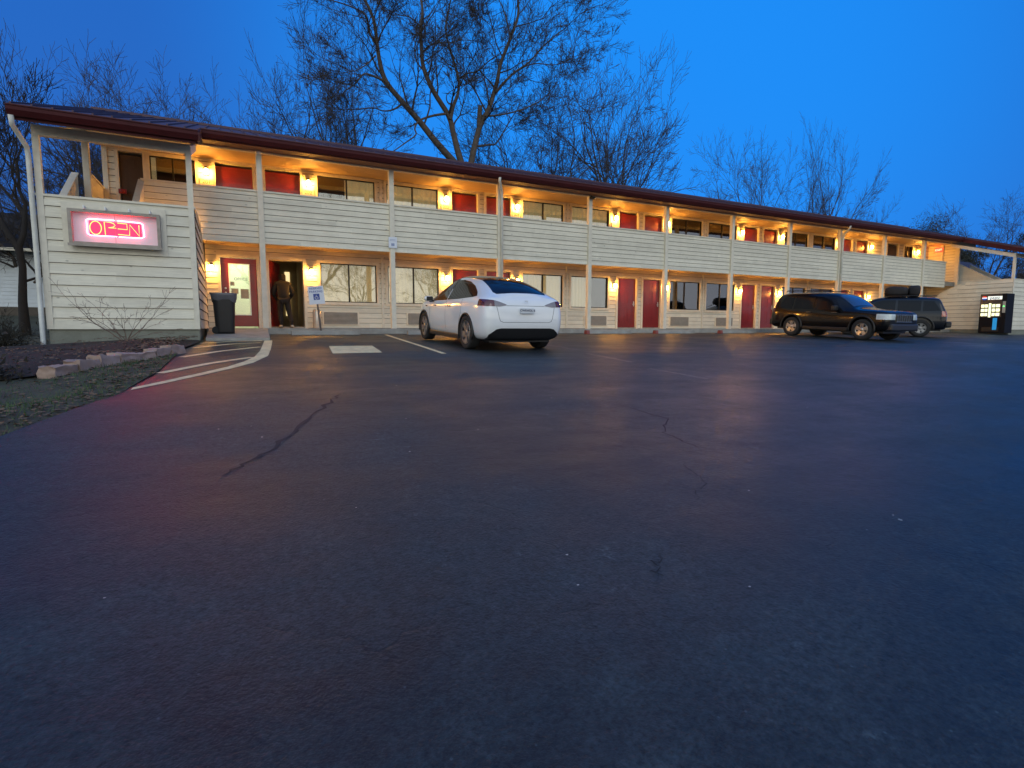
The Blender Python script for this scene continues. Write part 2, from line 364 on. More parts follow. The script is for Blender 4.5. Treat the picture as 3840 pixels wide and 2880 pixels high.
for i in range(38):
    y = rnd.uniform(-15.7, -9); x = 2.8 + (-y-17.1)*-.5 + rnd.uniform(-3, 4); r = rnd.uniform(.003, .008)
    if x < edge(y)+.3: continue
    n = 5; vs = [(x+r*math.cos(6.28*k/n)*rnd.uniform(.6, 1.6), y+r*math.sin(6.28*k/n), gz(y)+.002) for k in range(n)] + [(x, y, gz(y)+r*.8)]
    mb.add(vs, [(k, (k+1) % n, n) for k in range(n)])
tag(mb.build('gravel', mat('pale_grit', (.55, .53, .5), .8)), 'scattered pale grit on the asphalt', 'gravel', kind='stuff')

# ------------------------------------------------------------------ walkway and pad
W = 1.6; XE = 41.4
mb = MB(); mb.box(2.2, XE-1.9, -.32, W, -.3, -.005)
o = mb.build('walkway', M_conc, bevel=.015); tag(o, 'raised concrete walkway along the rooms', 'walkway', kind='structure')
mb = MB()
for i in range(8):
    y0 = -.32-i*.33; y1 = y0-.33; z0 = -.008-.222*(i/8); z1 = -.008-.222*((i+1)/8)
    mb.add([(2.27, y0, z0), (3.70-.014*i, y0, z0), (3.69-.014*i, y1, z1), (2.27, y1, z1), (2.27, y0, -.6), (3.70-.014*i, y0, -.6), (3.69-.014*i, y1, -.6), (2.27, y1, -.6)], [(0, 3, 2, 1), (1, 2, 6, 5), (2, 3, 7, 6), (3, 0, 4, 7)])
tag(mb.build('concrete_ramp', M_conc), 'short sloping concrete ramp at the office', 'pavement', kind='structure')
def stop(x0, x1, y, lab, red=False):
    t = thing('wheel_stop', lab, 'wheel stop', ((x0+x1)/2, y, gz(y)), 'concrete wheel stops')
    mb = MB(); h = (x1-x0)/2; mb.prism([(-.09, .0), (.09, 0), (.06, .125), (-.06, .125)], 'x', -h, h); mb.build('block', M_conc, t, bevel=.015)
    if red:
        mb = MB(); mb.prism([(-.096, .0), (.096, 0), (.066, .132), (-.066, .132)], 'x', -h-.006, -h+.12); mb.build('painted_end', mat('faded_red_paint', (.25, .06, .05), .7), t)
stop(4.25, 6.1, -.85, 'weathered wheel stop in front of the leaning parking sign')
stop(7.5, 9.3, -.9, 'wheel stop in front of the white car')
stop(10.6, 12.4, -.85, 'wheel stop hidden beyond the right of the white car')
stop(14.0, 16.0, -.8, 'red ended wheel stop nearest the right side of the white car', True)
stop(17.1, 19.1, -.85, 'red ended wheel stop in front of the pair of ground floor red doors', True)
stop(20.5, 22.6, -.85, 'pale wheel stop just left of the black off-roader', True)

# ------------------------------------------------------------------ motel building
motel = thing('motel_building', 'two storey cream clapboard motel with long open balcony and maroon metal roof', 'motel', (0, 0, 0))
def siding(mb, O, u, n, u0, u1, z0, z1, e=.165, zref=0, lip=.020):
    O, u, n = Vector(O), Vector(u), Vector(n); k0 = math.floor((z0-zref)/e); z = zref+k0*e
    while z < z1-1e-4:
        a, b_ = max(z, z0), min(z+e, z1)
        if b_-a > .005:
            da = lip*(1-(a-z)/e)+.002; db = lip*(1-(b_-z)/e)+.002
            g = a+.010 if a == z else a
            p = [O+u*u0+n*da+Vector((0, 0, g)), O+u*u1+n*da+Vector((0, 0, g)), O+u*u1+n*db+Vector((0, 0, b_)), O+u*u0+n*db+Vector((0, 0, b_))]
            mb.add(p, [(0, 1, 2, 3)])
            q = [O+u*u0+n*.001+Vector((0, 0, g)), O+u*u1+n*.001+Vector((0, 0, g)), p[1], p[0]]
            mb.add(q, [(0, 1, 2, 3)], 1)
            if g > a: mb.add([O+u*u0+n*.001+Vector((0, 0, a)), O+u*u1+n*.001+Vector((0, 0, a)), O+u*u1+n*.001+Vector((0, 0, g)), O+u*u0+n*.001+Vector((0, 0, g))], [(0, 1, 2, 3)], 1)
        z += e
CK = [3.73+7.32*k for k in range(-1, 6)]
doors = []; wins = []    # (x0,x1,floor)
for fl in (0, 1):
    for c in CK[1:5]:
        doors += [(c-1.16, c-.17, fl, 'red'), (c+.17, c+1.16, fl, 'red')]
        if not (c == CK[1] and fl == 0): wins.append((c-3.47, c-1.67, fl))
        if not c == CK[5-0] : wins.append((c+1.67, c+3.47, fl))
# right end: store room door, small window
doors = [d for d in doors if True]
for fl in (0, 1):
    doors += [(31.85, 32.84, fl, 'red'), (33.18, 34.17, fl, 'red'), (36.05, 37.1, fl, 'brown')]
    wins += [(29.54, 31.34, fl), (37.7, 38.55, fl)]
wins = sorted(set((round(a, 2), round(b_, 2), f) for a, b_, f in wins)); wins = [w for w in wins if w[0] > .3 and w[1] < 39]
wins.append((.96, 2.06, 1)); doors.append((.24, .80, 1, 'brown'))
doors = sorted(set((round(a, 2), round(b_, 2), f, k) for a, b_, f, k in doors))
wall = MB(); trim = MB()
LAMPX = [2.34] + [c+s*1.39 for c in CK[1:5] for s in (-1, 1)][1:] + [CK[5]-1.39, CK[5]+1.39]
for fl in (0, 1):
    zb, zt = (0, 2.45) if fl == 0 else (2.70, 4.95)
    ops = [(d[0], d[1], zb, zb+2.10) for d in doors if d[2] == fl] + [(w[0], w[1], zb+.84, zb+2.08) for w in wins if w[2] == fl]
    ops.sort(); x = 2.2 if fl == 0 else 0.0; xend = 40.3
    for a, b_, z0, z1 in ops:
        if a > x: siding(wall, (0, W, 0), (1, 0, 0), (0, -1, 0), x, a, zb, zt, .165)
        if z0 > zb: siding(wall, (0, W, 0), (1, 0, 0), (0, -1, 0), a, b_, zb, z0, .165)
        siding(wall, (0, W, 0), (1, 0, 0), (0, -1, 0), a, b_, z1, zt, .165)
        x = b_
    siding(wall, (0, W, 0), (1, 0, 0), (0, -1, 0), x, xend, zb, zt, .165)
    for c in CK[1:5]:                                  # battens between units
        trim = MB(); trim.box(c+3.62, c+3.70, W-.04, W+.0, zb+.02, zt); trim.build('batten', M_trim, motel)
# end closet walls at the right, left corner board
siding(wall, (40.3, 0, 0), (0, 1, 0), (-1, 0, 0), .1, W, 0, 2.45, .165); siding(wall, (40.3, 0, 0), (0, 1, 0), (-1, 0, 0), .1, W, 2.7, 4.9, .165)
for bx4 in ((40.22, 40.28, .78, .90, 2.7, 4.88), (40.2, 40.34, .04, .16, 2.7, 4.88), (-.12, -.0, W-.05, W+.1, 2.7, 4.9)):
    trim = MB(); trim.box(*bx4); trim.build('corner_board', M_trim, motel)
siding(wall, (0, 0, 0), (0, -1, 0), (-1, 0, 0), -9.5, -W, -.3, 4.9, .165)
wall.build('wall', [M_side, M_sshade], motel)
# solid core behind (rooms), leaving office and first room open
core = MB()
core.box(.02, XE, W+.35, 9.5, 2.72, 4.95); core.box(5.05, XE, W+.35, 9.5, -.3, 2.70); core.box(.02, 2.40, W+.02, 9.5, -.3, 2.70)
core.box(2.40, 5.05, 6.0, 9.5, -.3, 2.70); core.box(3.60, 3.85, W+.02, 6.0, -.3, 2.50)
core.build('core_wall', M_dark, motel)
# gable end
gb = MB(); gb.prism([(W, 4.9), (9.0, 4.9), (4.0, 6.45)], 'x', 0.0, .05); gb.build('gable', M_trim, motel)
gb = MB(); gb.prism([(W, 4.9), (9.0, 4.9), (4.0, 6.45)], 'x', XE, XE+.05); gb.build('gable', M_trim, motel)
# rooms behind the two open/glazed doors
ri = MB()
ri.box(2.42, 3.58, W+.1, 5.9, -.02, .0); ri.box(2.42, 3.58, W+.1, 5.9, 2.42, 2.44); ri.box(2.42, 2.44, W+.1, 5.9, 0, 2.42); ri.box(3.56, 3.58, W+.1, 5.9, 0, 2.42)
ri.box(2.44, 3.56, 3.2, 3.24, 0, 2.42)
ri.build('office_interior', mat('office_interior_paint', (.72, .74, .62), .7, noise=.04), motel)
ol = MB(); ol.box(2.75, 3.25, 2.1, 2.7, 2.39, 2.415); ol.build('ceiling_light', mat('office_ceiling_light', (1, 1, 1), emit=(.92, 1.0, .74), es=20), motel)
idr = MB(); idr.box(2.62, 3.46, 3.15, 3.19, 0, 2.05); idr.box(2.72, 3.36, 3.135, 3.15, .15, .9); idr.box(2.72, 3.36, 3.135, 3.15, 1.05, 1.9)
idr.build('inner_door', mat('inner_door_paint', (.80, .82, .68), .5, noise=.03), motel)
pp = MB(); pp.box(2.72, 2.98, 2.2, 2.205, .95, 1.10); pp.box(3.05, 3.32, 2.2, 2.205, .82, 1.12); pp.box(2.70, 2.84, 2.2, 2.205, 1.2, 1.35)
rm = MB()
rm.box(3.86, 5.04, W+.1, 5.9, -.02, .0); rm.box(3.86, 5.04, W+.1, 5.9, 2.42, 2.44, 1); rm.box(3.86, 3.88, W+.36, 5.9, 0, 2.42); rm.box(4.98, 5.04, W+.1, 5.9, 0, 2.42); rm.box(3.88, 5.0, 4.4, 4.44, 0, 2.42)
rm.build('room_interior', [M_room, mat('pale_ceiling', (.75, .7, .58), .8)], motel)
lo = MB(); lx = at(1078, 1100, 4.38).x; lo.box(lx-.07, lx+.09, 4.36, 4.395, .45, 2.0)
lo.build('lit_doorway', mat('lit_inner_doorway', (.8, .7, .4), .6, emit=(1, .78, .38), es=1.1), motel)

def casing(a, b_, z0, z1, sill, parent):
    c = MB(); t = .085; y0, y1 = W-.045, W+.02; zl = z0-(t if sill else 0)
    c.box(a-t, a, y0, y1, zl, z1+t); c.box(b_, b_+t, y0, y1, zl, z1+t); c.box(a, b_, y0, y1, z1, z1+t)
    if sill: c.box(a, b_, y0-.02, y1, z0-t, z0)
    else:
        c.box(a-.03, a, W+.02, W+.35, z0, z1); c.box(b_, b_+.03, W+.02, W+.35, z0, z1); c.box(a, b_, W+.02, W+.35, z1, z1+.04)
    c.build('casing', M_trim, parent)
# doors
def door(a, b_, f, kind):
    zb = .05 if f == 0 else 2.70; m = M_red if kind == 'red' else M_brown
    if f == 0 and abs(a-2.57) < .02:      # glazed office door
        d = MB(); y0, y1 = W+.03, W+.08; gx0, gx1, g0, g1 = a+.24, b_-.22, zb+.36, zb+1.86
        d.box(a+.01, b_-.01, y0-.02, y1+.0, zb+1.88, zb+2.03); d.box(a+.01, gx0-.02, y0, y1, zb, zb+1.88); d.box(gx1+.02, b_-.01, y0, y1, zb, zb+1.88); d.box(gx0-.02, gx1+.02, y0, y1, zb, g0-.02); d.box(gx0-.02, gx1+.02, y0, y1, g1+.02, zb+1.88)
        do = d.build('door', m, motel); do['label'] = 'red office door with a tall glass light'; casing(a, b_, 0, 2.1, False, do)
        g = MB(); g.box(gx0-.02, gx1+.02, y0+.02, y0+.026, g0-.02, g1+.02); g.build('pane', G_door, do)
        fr = MB(); w = .025
        fr.box(gx0-w, gx0, y0-.015, y0+.0, g0, g1); fr.box(gx1, gx1+w, y0-.015, y0, g0, g1); fr.box(gx0-w, gx1+w, y0-.015, y0, g1, g1+w); fr.box(gx0-w, gx1+w, y0-.015, y0, g0-w, g0); fr.build('glass_frame', M_white, do)
        text('OFFICE', .115, 'lettering', mat('grey_lettering', (.10, .11, .09), .6), do, Matrix.Translation((gx0+.30, y0+.014, zb+1.42)) @ FACE, .001)
        nt_ = MB(); nt_.box(gx0+.03, gx0+.22, y0+.012, y0+.014, zb+.98, zb+1.14); nt_.box(gx0+.28, gx0+.50, y0+.012, y0+.014, zb+.84, zb+1.13); nt_.box(gx0+.01, gx0+.12, y0+.012, y0+.014, zb+1.22, zb+1.34); nt_.build('notice', mat('grey_paper', (.30, .31, .27), .8), do)
        h = MB(); M = Matrix.Translation((a+.12, y0-.005, zb+1.0)) @ Matrix.Rotation(math.pi/2, 4, 'X'); h.lathe([(.03, 0), (.03, .01), (.012, .02), (.028, .035), (.028, .055), (.015, .065)], 12, M); h.build('handle', M_metal, do); h = MB(); M = Matrix.Translation((a+.12, y0-.005, zb+1.14)) @ Matrix.Rotation(math.pi/2, 4, 'X'); h.lathe([(.028, 0), (.028, .02), (.02, .025)], 12, M); h.build('deadbolt', M_metal, do)
        return
    opened = (f == 0 and abs(a-3.90) < .02)
    w = b_-a-.02; d = MB(); d.box(0, w, 0, .042, 0, 2.03)
    for (x0, x1) in ((.13, w/2-.06), (w/2+.06, w-.13)):
        for (z0, z1) in ((.20, .85), (1.0, 1.55), (1.68, 1.90)):
            d.box(x0-.015, x1+.015, -.004, 0, z0-.015, z0); d.box(x0-.015, x1+.015, -.004, 0, z1, z1+.015); d.box(x0-.015, x0, -.004, 0, z0, z1); d.box(x1, x1+.015, -.004, 0, z0, z1)
            d.box(x0+.04, x1-.04, -.008, 0, z0+.04, z1-.04)
    ang = R(68) if opened else 0
    M = Matrix.Translation((a+.01, W+.06, zb)) @ Matrix.Rotation(ang, 4, 'Z')
    do = d.build('door', m, motel, M); casing(a, b_, 0 if f == 0 else 2.7, (0 if f == 0 else 2.7)+2.1, False, do)
    if opened: do['label'] = 'red room door standing open inwards'
    h = MB(); hx = w-.07 if (a*10) % 2 < 1 or opened else w-.07
    HM = M @ Matrix.Translation((hx, 0, .98)) @ Matrix.Rotation(math.pi/2, 4, 'X'); h.lathe([(.03, 0), (.03, .012), (.012, .02), (.012, .045)], 12, HM)
    h.box(hx-.11, hx+.01, -.06, -.045, .97, .99, M=M); h.box(hx-.025, hx+.025, -.012, -.001, .90, 1.10, M=M)
    h.build('handle', M_metal, do)
    th = MB(); th.box(a, b_, W-.02, W+.12, zb-.05, zb-.005); th.build('threshold', M_conc, do)
for d in doors: door(*d)
# windows
def curtain(x0, x1, z0, z1, y, seed, parent):
    rnd = random.Random(seed); n = int((x1-x0)/.025); vs = []; ph = rnd.uniform(0, 6)
    for i in range(n+1):
        x = x0+(x1-x0)*i/n; d = .045*math.sin(x*38+ph+1.6*math.sin(x*7+ph))+.014*math.sin(x*97+ph)
        vs += [(x, y+d, z0), (x, y+d*.8, z1)]
    mb = MB(); mb.add(vs, [(2*i, 2*i+2, 2*i+3, 2*i+1) for i in range(n)], 0, True); mb.build('curtain', M_curt, parent)
def window(a, b_, f, i):
    z0 = .84 if f == 0 else 3.54; z1 = z0+1.24; m = (a+b_)/2; y = W+.01
    fr = MB(); w = .03
    fr.box(a, a+w, y, y+.06, z0, z1); fr.box(b_-w, b_, y, y+.06, z0, z1); fr.box(a+w, b_-w, y, y+.06, z1-w, z1); fr.box(a+w, b_-w, y, y+.06, z0, z0+w); fr.box(m-.02, m+.02, y-.006, y+.066, z0+w, z1-w)
    wo = fr.build('window', M_frame, motel); casing(a, b_, z0, z1, True, wo)
    p = MB(); p.box(a+w, m-.02, y+.028, y+.034, z0+w, z1-w); p.box(m+.02, b_-w, y+.036, y+.042, z0+w, z1-w); p.build('pane', G_win, wo)
    key = (round(a, 1), f)
    bare = {(.96, 1): 1, (1.0, 1): 1, (5.4, 1): .5, (20.0, 1): .45, (37.7, 1): 1, (37.7, 0): 1}
    # curtain extents as fractions
    span = {(5.4, 1): [(.48, 1)], (20.0, 1): [(.35, 1)], (14.9, 0): [(0, .5)], (22.2, 0): [(0, .66)], (22.2, 1): [(0, .6)], (1.0, 1): [(0, .12)], (29.5, 1): [(0, .5)], (37.7, 1): [(.3, 1)], (34.9, 0): []}.get(key, [(0, 1)])
    for s0, s1 in span: curtain(a+.01+(b_-a-.02)*s0, a+.01+(b_-a-.02)*s1, z0+.01, z1, W+.125, i, wo)
    bk = MB(); bk.box(a-.02, b_+.02, W+.30, W+.31, z0-.05, z1+.05); bk.build('room_backing', M_dark, wo)
for i, w_ in enumerate(wins): window(*w_, i)
# vents under ground floor windows
for a, b_, f in wins:
    if f: continue
    c = min(CK, key=lambda q: abs(q-(a+b_)/2)); s = 1 if (a+b_)/2 > c else -1
    x0, x1 = sorted((c+s*1.74, c+s*2.80))
    if b_-a < 1: continue
    v = MB(); v.box(x0-.05, x1+.05, W-.05, W-.0, .10, .54, 0); vo = v.build('vent_grille', M_trim, motel)
    g = MB(); g.box(x0, x1, W-.056, W-.05, .13, .51, 1)
    for k in range(9): g.box(x0+.01, x1-.01, W-.08, W-.056, .145+k*.04, .145+k*.04+.020, 0)
    g.build('louvre', [M_grille, M_gdark], vo)

# balcony: slab, panels, ceilings, posts
b1 = MB(); b1.box(-.25, 40.3, .10, W-.0, 2.46, 2.70); b1.build('balcony_floor', M_conc, motel)
b1 = MB()
b1.box(2.2, 40.3, .10, W-.03, 2.44, 2.458); b1.box(-.25, 40.3, .08, W-.03, 4.885, 4.90)
for k in range(14): b1.box(-.2, 40.25, .12+k*.1, .12+k*.1+.008, 4.880, 4.885); b1.box(2.25, 40.25, .12+k*.1, .12+k*.1+.008, 2.435, 2.44)
b1.build('ceiling', M_ceil, motel)
b2 = MB(); XR0, XR1 = .92, 38.95
siding(b2, (0, 0, 0), (1, 0, 0), (0, -1, 0), XR0, XR1, 2.34, 3.73, .159, 2.34-.001)
b2.box(XR0, XR1, .0, .09, 2.34, 3.73, 0); b2.box(XR0-.02, XR1+.02, -.045, .12, 3.73, 3.775, 2)
b2.box(-.25, -.13, .1, W, 2.6, 3.74, 0); b2.box(-.28, -.10, .06, W, 3.74, 3.78, 2)
b2.build('balcony_panel', [M_side, M_sshade, M_trim], motel)
b3 = MB(); b3.box(-.5, 41.9, -.07, .07, 4.77, 4.98); b3.build('eave_beam', M_trim, motel)
for i in range(1, 11):
    p = MB(); x = i*3.66; zt = 4.77
    p.box(x-.075, x+.075, -.085, .065, -.005 if x < 39 else 2.3, zt); p.build('post', M_trim, motel, bevel=.008)
for x in (-.19, 40.26):
    p = MB(); p.box(x-.07, x+.07, -.06, .08, 2.4, 4.77); p.build('post', M_trim, motel, bevel=.008)
# roof
S = .3237
def rz(y): return 6.54 - S*abs(4-y)
rf = MB(); xa, xb = -.66, 42.3
def slab(x0, x1, y0, y1, t=.05):
    rf.add([(x0, y0, rz(y0)), (x1, y0, rz(y0)), (x1, y1, rz(y1)), (x0, y1, rz(y1)), (x0, y0, rz(y0)-t), (x1, y0, rz(y0)-t), (x1, y1, rz(y1)-t), (x0, y1, rz(y1)-t)], [(0, 1, 2, 3), (7, 6, 5, 4), (0, 4, 5, 1), (1, 5, 6, 2), (2, 6, 7, 3), (3, 7, 4, 0)])
slab(xa, xb, -.62, 4.0); slab(xa, xb, 4.0, 9.6)
for x0, x1 in ((-.66, 2.32), (39.1, 42.3)):
    slab(x0, x1, -3.62, -.62)
x = xa+.02
while x < xb:
    y0 = -3.62 if (x < 2.32 or x > 39.1) else -.62
    rf.prism([(y0, rz(y0)+.001), (3.98, rz(3.98)+.001), (3.98, rz(3.98)+.032), (y0, rz(y0)+.032)], 'x', x, x+.03)
    x += .305
rf.box(xa, xb, 3.85, 4.15, 6.50, 6.575)
rf.build('roof', M_roof, motel)
fs_ = MB()
def gut(x0, x1, y, zt):
    fs_.prism([(y-.13, zt-.03), (y-.13, zt-.12), (y-.06, zt-.21), (y, zt-.21), (y, zt-.03)], 'x', x0, x1); fs_.prism([(y-.145, zt-.03), (y-.12, zt-.03), (y-.12, zt-.05), (y-.145, zt-.05)], 'x', x0, x1)
gut(2.34, 39.08, -.60, 5.02); gut(-.67, 2.36, -3.60, 4.06); gut(39.06, 42.33, -3.60, 4.06)
fs_.box(2.34, 39.08, -.60, -.58, 4.78, 4.98)
fs_.box(-.66, 2.34, -3.60, -3.57, 3.80, 4.03); fs_.box(39.08, 42.3, -3.60, -3.57, 3.80, 4.03)
for x in (-.68, 2.31, 39.08, 42.29): fs_.prism([(-3.60, 3.80), (-.62, rz(-.62)-.25), (-.62, rz(-.62)-.052), (-3.60, rz(-3.6)-.052)], 'x', x, x+.03)
for x in (-.68, 42.29): fs_.prism([(-.62, rz(-.62)-.25), (4, 6.29), (4, 6.485), (-.62, rz(-.62)-.052)], 'x', x, x+.03)
fs_.build('gutter', M_fascia, motel)
sf = MB()
sf.box(2.34, 39.08, -.58, -.07, 4.80, 4.815)
for x0, x1 in ((-.65, 2.31), (39.11, 42.28)): sf.add([(x0, -3.57, 3.83), (x1, -3.57, 3.83), (x1, -.58, 4.76), (x0, -.58, 4.76)], [(0, 1, 2, 3)])
sf.build('soffit', mat('brown_soffit', (.16, .09, .07), .7), motel)
# downspouts
def spout(pts, name='downspout'):
    p = MB(); p.tube(pts, .045, 8); p.build(name, mat('white_downspout', (.62, .62, .55), .5, dirt=.4), motel)
spout([(-.62, -3.66, 3.86), (-.62, -3.62, 3.70), (-.56, -3.12, 3.46), (-.55, -3.10, 3.3), (-.55, -3.09, 1.5), (-.56, -3.09, -.40), (-.60, -3.2, -.47)])
for x in (10.98+.02, 29.30): spout([(x-.30, -.66, 4.83), (x-.30, -.64, 4.72), (x+.0, -.18, 4.52), (x+.02, -.14, 4.3), (x+.02, -.14, .05)])

# stair towers at both ends
def tower(x0, x1, inner, outer_side):
    y = -3.0; mbw = MB(); tb = MB()
    siding(mbw, (0, y, 0), (1, 0, 0), (0, -1, 0), x0+.10, x1-.10, -.03, 2.52, .2205, -.031, .024)
    mbw.box(x0, x1, y, y+.12, -.03, 2.58, 0)
    tb.box(x0-.02, x1+.02, y-.03, y+.15, 2.58, 2.625, 0)
    # corner boards / posts up to the eave
    for xx in (x0, x1-.11): tb.box(xx, xx+.11, y-.032, y+.08, -.03, 2.58); tb.box(xx, xx+.11, y-.02, y+.09, 2.625, 3.73)
    tb.box(x0, x1, y-.022, y+.10, 3.73, 3.92)
    # beams back to the main eave
    for xx in (x0, x1-.10): tb.prism([(y+.1, 3.73), (-.07, 4.60), (-.07, 4.78), (y+.1, 3.92)], 'x', xx, xx+.1)
    # inner-side parapet following the lower flight
    xi = x1 if inner > 0 else x0; s = inner
    prof = [(-3.0+.12, -.03), (W-.15, -.03), (W-.15, .85), (.3, 2.0), (-.9, 2.58), (-3.0+.12, 2.58)]
    xa_, xb_ = (xi-.11, xi) if s > 0 else (xi, xi+.11)
    mbw.prism(prof, 'x', xa_, xb_, 0)
    e = .2205; z = -.031
    while z < 2.57:                       # lap boards on the outer face, clipped to the slope
        zt = min(z+e, 2.58); za = z+.5*e
        yend = W-.15 if zt < .85 else (W-.15-(zt-.85)*(1.15/1.15) if zt < 2.0 else .3-(zt-2.0)*(1.2/.58))
        yend = min(yend, W-.15); X0 = xi+s*.026; X1 = xi+s*.002
        if yend > y+.15:
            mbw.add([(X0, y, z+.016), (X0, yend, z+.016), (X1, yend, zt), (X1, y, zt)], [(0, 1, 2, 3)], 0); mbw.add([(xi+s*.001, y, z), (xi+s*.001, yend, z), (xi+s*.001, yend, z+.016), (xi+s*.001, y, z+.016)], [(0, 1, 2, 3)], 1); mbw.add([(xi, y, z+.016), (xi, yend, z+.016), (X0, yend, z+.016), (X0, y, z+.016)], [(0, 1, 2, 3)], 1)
        z += e
    tb.prism([(-3.0+.15, 2.58), (-.9, 2.58), (.3, 2.0), (.3, 2.045), (-.9, 2.625), (-3.0+.15, 2.625)], 'x', xa_-.02, xb_+.035)
    tb.prism([(.3, 2.0), (W-.15, .85), (W-.15, .895), (.3, 2.045)], 'x', xa_-.02, xb_+.035)
    # outer parapet and centre divider rise to the balcony
    xo = x0 if inner > 0 else x1; xm = .86 if inner > 0 else XE-.86
    for q, (zl, zh) in ((xo, (2.58, 3.74)), (xm, (2.58, 3.74))):
        qa, qb = (q, q+.1) if q != x1 else (q-.1, q)
        mbw.prism([(-2.88, 1.0), (.1, 2.2), (.1, zh), (-1.7, 2.62), (-2.88, 2.58)], 'x', qa, qb, 0)
        tb.prism([(-1.7, 2.62), (.1, zh), (.1, zh+.04), (-1.7, 2.66)], 'x', qa-.02, qb+.02)
    mbw.box(min(xo, x0), max(x0+.1, x0+.1), -2.88, .1, -.03, 1.5, 0) if inner > 0 else mbw.box(x1-.1, x1, -2.88, .1, -.03, 1.5, 0)
    tw = mbw.build('stair_tower', [M_side, M_sshade], motel)
    tb.build('trim', M_trim, tw)
    st = MB()                              # steps of the two flights and the landing
    xl0, xl1 = (min(xm, xi)+.05, max(xm, xi)-.12); xu0, xu1 = (min(xm, xo)+.1, max(xm, xo)-.05)
    for i in range(8): st.box(xl0, xl1, 1.3-i*.27, 1.3-i*.27+.3, i*.17, i*.17+.05)
    st.box(x0+.12, x1-.12, -2.88, -1.75, 1.38, 1.45)
    for i in range(7): st.box(xu0, xu1, -1.75+i*.27, -1.75+i*.27+.3, 1.55+i*.17, 1.60+i*.17)
    st.build('stair_flight', M_conc, tw)
    fo = MB(); fo.box(x0+.02, x1-.02, y+.02, W-.1, -.95, -.031); fo.build('foundation', M_found, tw)
tower(-.50, 2.18, 1, 0)
tower(XE-2.18, XE+.50, -1, 0)

# ------------------------------------------------------------------ wall lamps
def lamp_proto():
    t = thing('wall_lamp', 'x', 'wall lamp', (0, 0, 0), 'lit wall lamps beside the room doors')
    m = MB(); m.box(-.045, .045, -.03, 0, -.08, .08); m.lathe([(.035, .07), (.075, .072), (.055, .11), (.02, .13)], 14, Matrix.Translation((0, -.10, 0))); m.box(-.012, .012, -.10, -.03, .085, .105); m.build('bracket', mat('dark_lamp_metal', (.05, .04, .03), .5), t)
    g = MB(); g.lathe([(.012, -.095), (.042, -.075), (.055, -.03), (.055, .02), (.045, .055), (.03, .068)], 14, Matrix.Translation((0, -.10, 0))); g.build('globe', M_glow, t)
    return t
proto = lamp_proto()
first = True
order = ['office', 'second', 'third', 'fourth', 'fifth', 'sixth', 'seventh', 'eighth', 'ninth', 'tenth']
for fl in (0, 1):
    for i, x in enumerate(LAMPX + ([38.95] if fl else [])):
        l = proto if first else copy_tree(proto); first = False
        l.location = (x, W-.045, 1.77 if fl == 0 else 4.49)
        floor = 'upper' if fl else 'lower'
        if i == 0: lab = 'lit yellow wall lamp above the 201 plate' if fl else 'lit yellow wall lamp between the stair tower and office door'
        elif i == 1: lab = 'lit yellow wall lamp above the 202 plate' if fl else 'lit yellow wall lamp right of the open doorway'
        elif i == 2: lab = 'lit yellow wall lamp above the 203 plate' if fl else 'lower lit wall lamp directly beyond the white car bonnet'
        elif i == 3: lab = 'lit yellow wall lamp above the 204 plate' if fl else 'lower lit wall lamp just above the white car roof'
        elif i == 10: lab = 'last lit lamp at the far right end of the balcony'
        elif fl and i in (8, 9): lab = ('%s lit lamp from the left along the %s storey' % (order[i], floor))
        else: lab = '%s lit lamp from the left along the %s storey' % (order[i] if i else 'first', floor)
        l['label'] = lab
sl = copy_tree(proto); sl.location = (2.06, -.75, 2.30); sl.rotation_euler = (0, 0, -math.pi/2); sl['label'] = 'lit lamp inside the near stair tower, above its landing'; sl['group'] = 'lamps inside the stair towers'
# number plates under the first upper lamps, blank plates under the rest
M_num = mat('dark_numerals', (.02, .014, .01), .6)
for i, x in enumerate(LAMPX + [38.95]):
    p = MB(); p.box(x-.17, x+.17, W-.06, W-.012, 4.12, 4.30); po = p.build('number_plate', M_trim, motel)
    if i < 4: text(str(201+i), .15, 'numeral', M_num, po, Matrix.Translation((x, W-.062, 4.21)) @ FACE, .002)

# exit signs
ex = thing('exit_sign', 'glowing red exit sign hanging at the far right balcony end', 'exit sign', (40.19, 1.0, 4.62))
m = MB(); m.box(-.03, 0, -.18, .18, -.12, .12); m.build('housing', mat('red_lit_housing', (.4, .02, .01), .5, emit=(1, .02, .01), es=5), ex)
text('EXIT', .17, 'lettering', mat('red_lit_letters', (.9, .3, .2), .5, emit=(1, .25, .15), es=6), ex, Matrix.Translation((-.032, 0, 0)) @ Matrix.Rotation(-math.pi/2, 4, 'Z') @ FACE, .002)
bx_ = MB(); bx_.box(-.09, .09, -.05, .0, -.06, .06); bx_.lathe([(.05, 0), (.05, .03), (.03, .045)], 14, Matrix.Translation((0, -.05, 0)) @ Matrix.Rotation(math.pi/2, 4, 'X'))
al = bx_.build('fire_alarm', mat('alarm_red', (.25, .01, .01), .4)); al.location = (.30, W-.03, 3.72)
tag(al, 'small dark red alarm box behind the stair tower railing', 'alarm')
al2 = al.copy(); C.objects.link(al2); al2.location = (7.75, W-.03, 2.28); tag(al2, 'small dark red alarm high on the wall under the balcony', 'alarm')

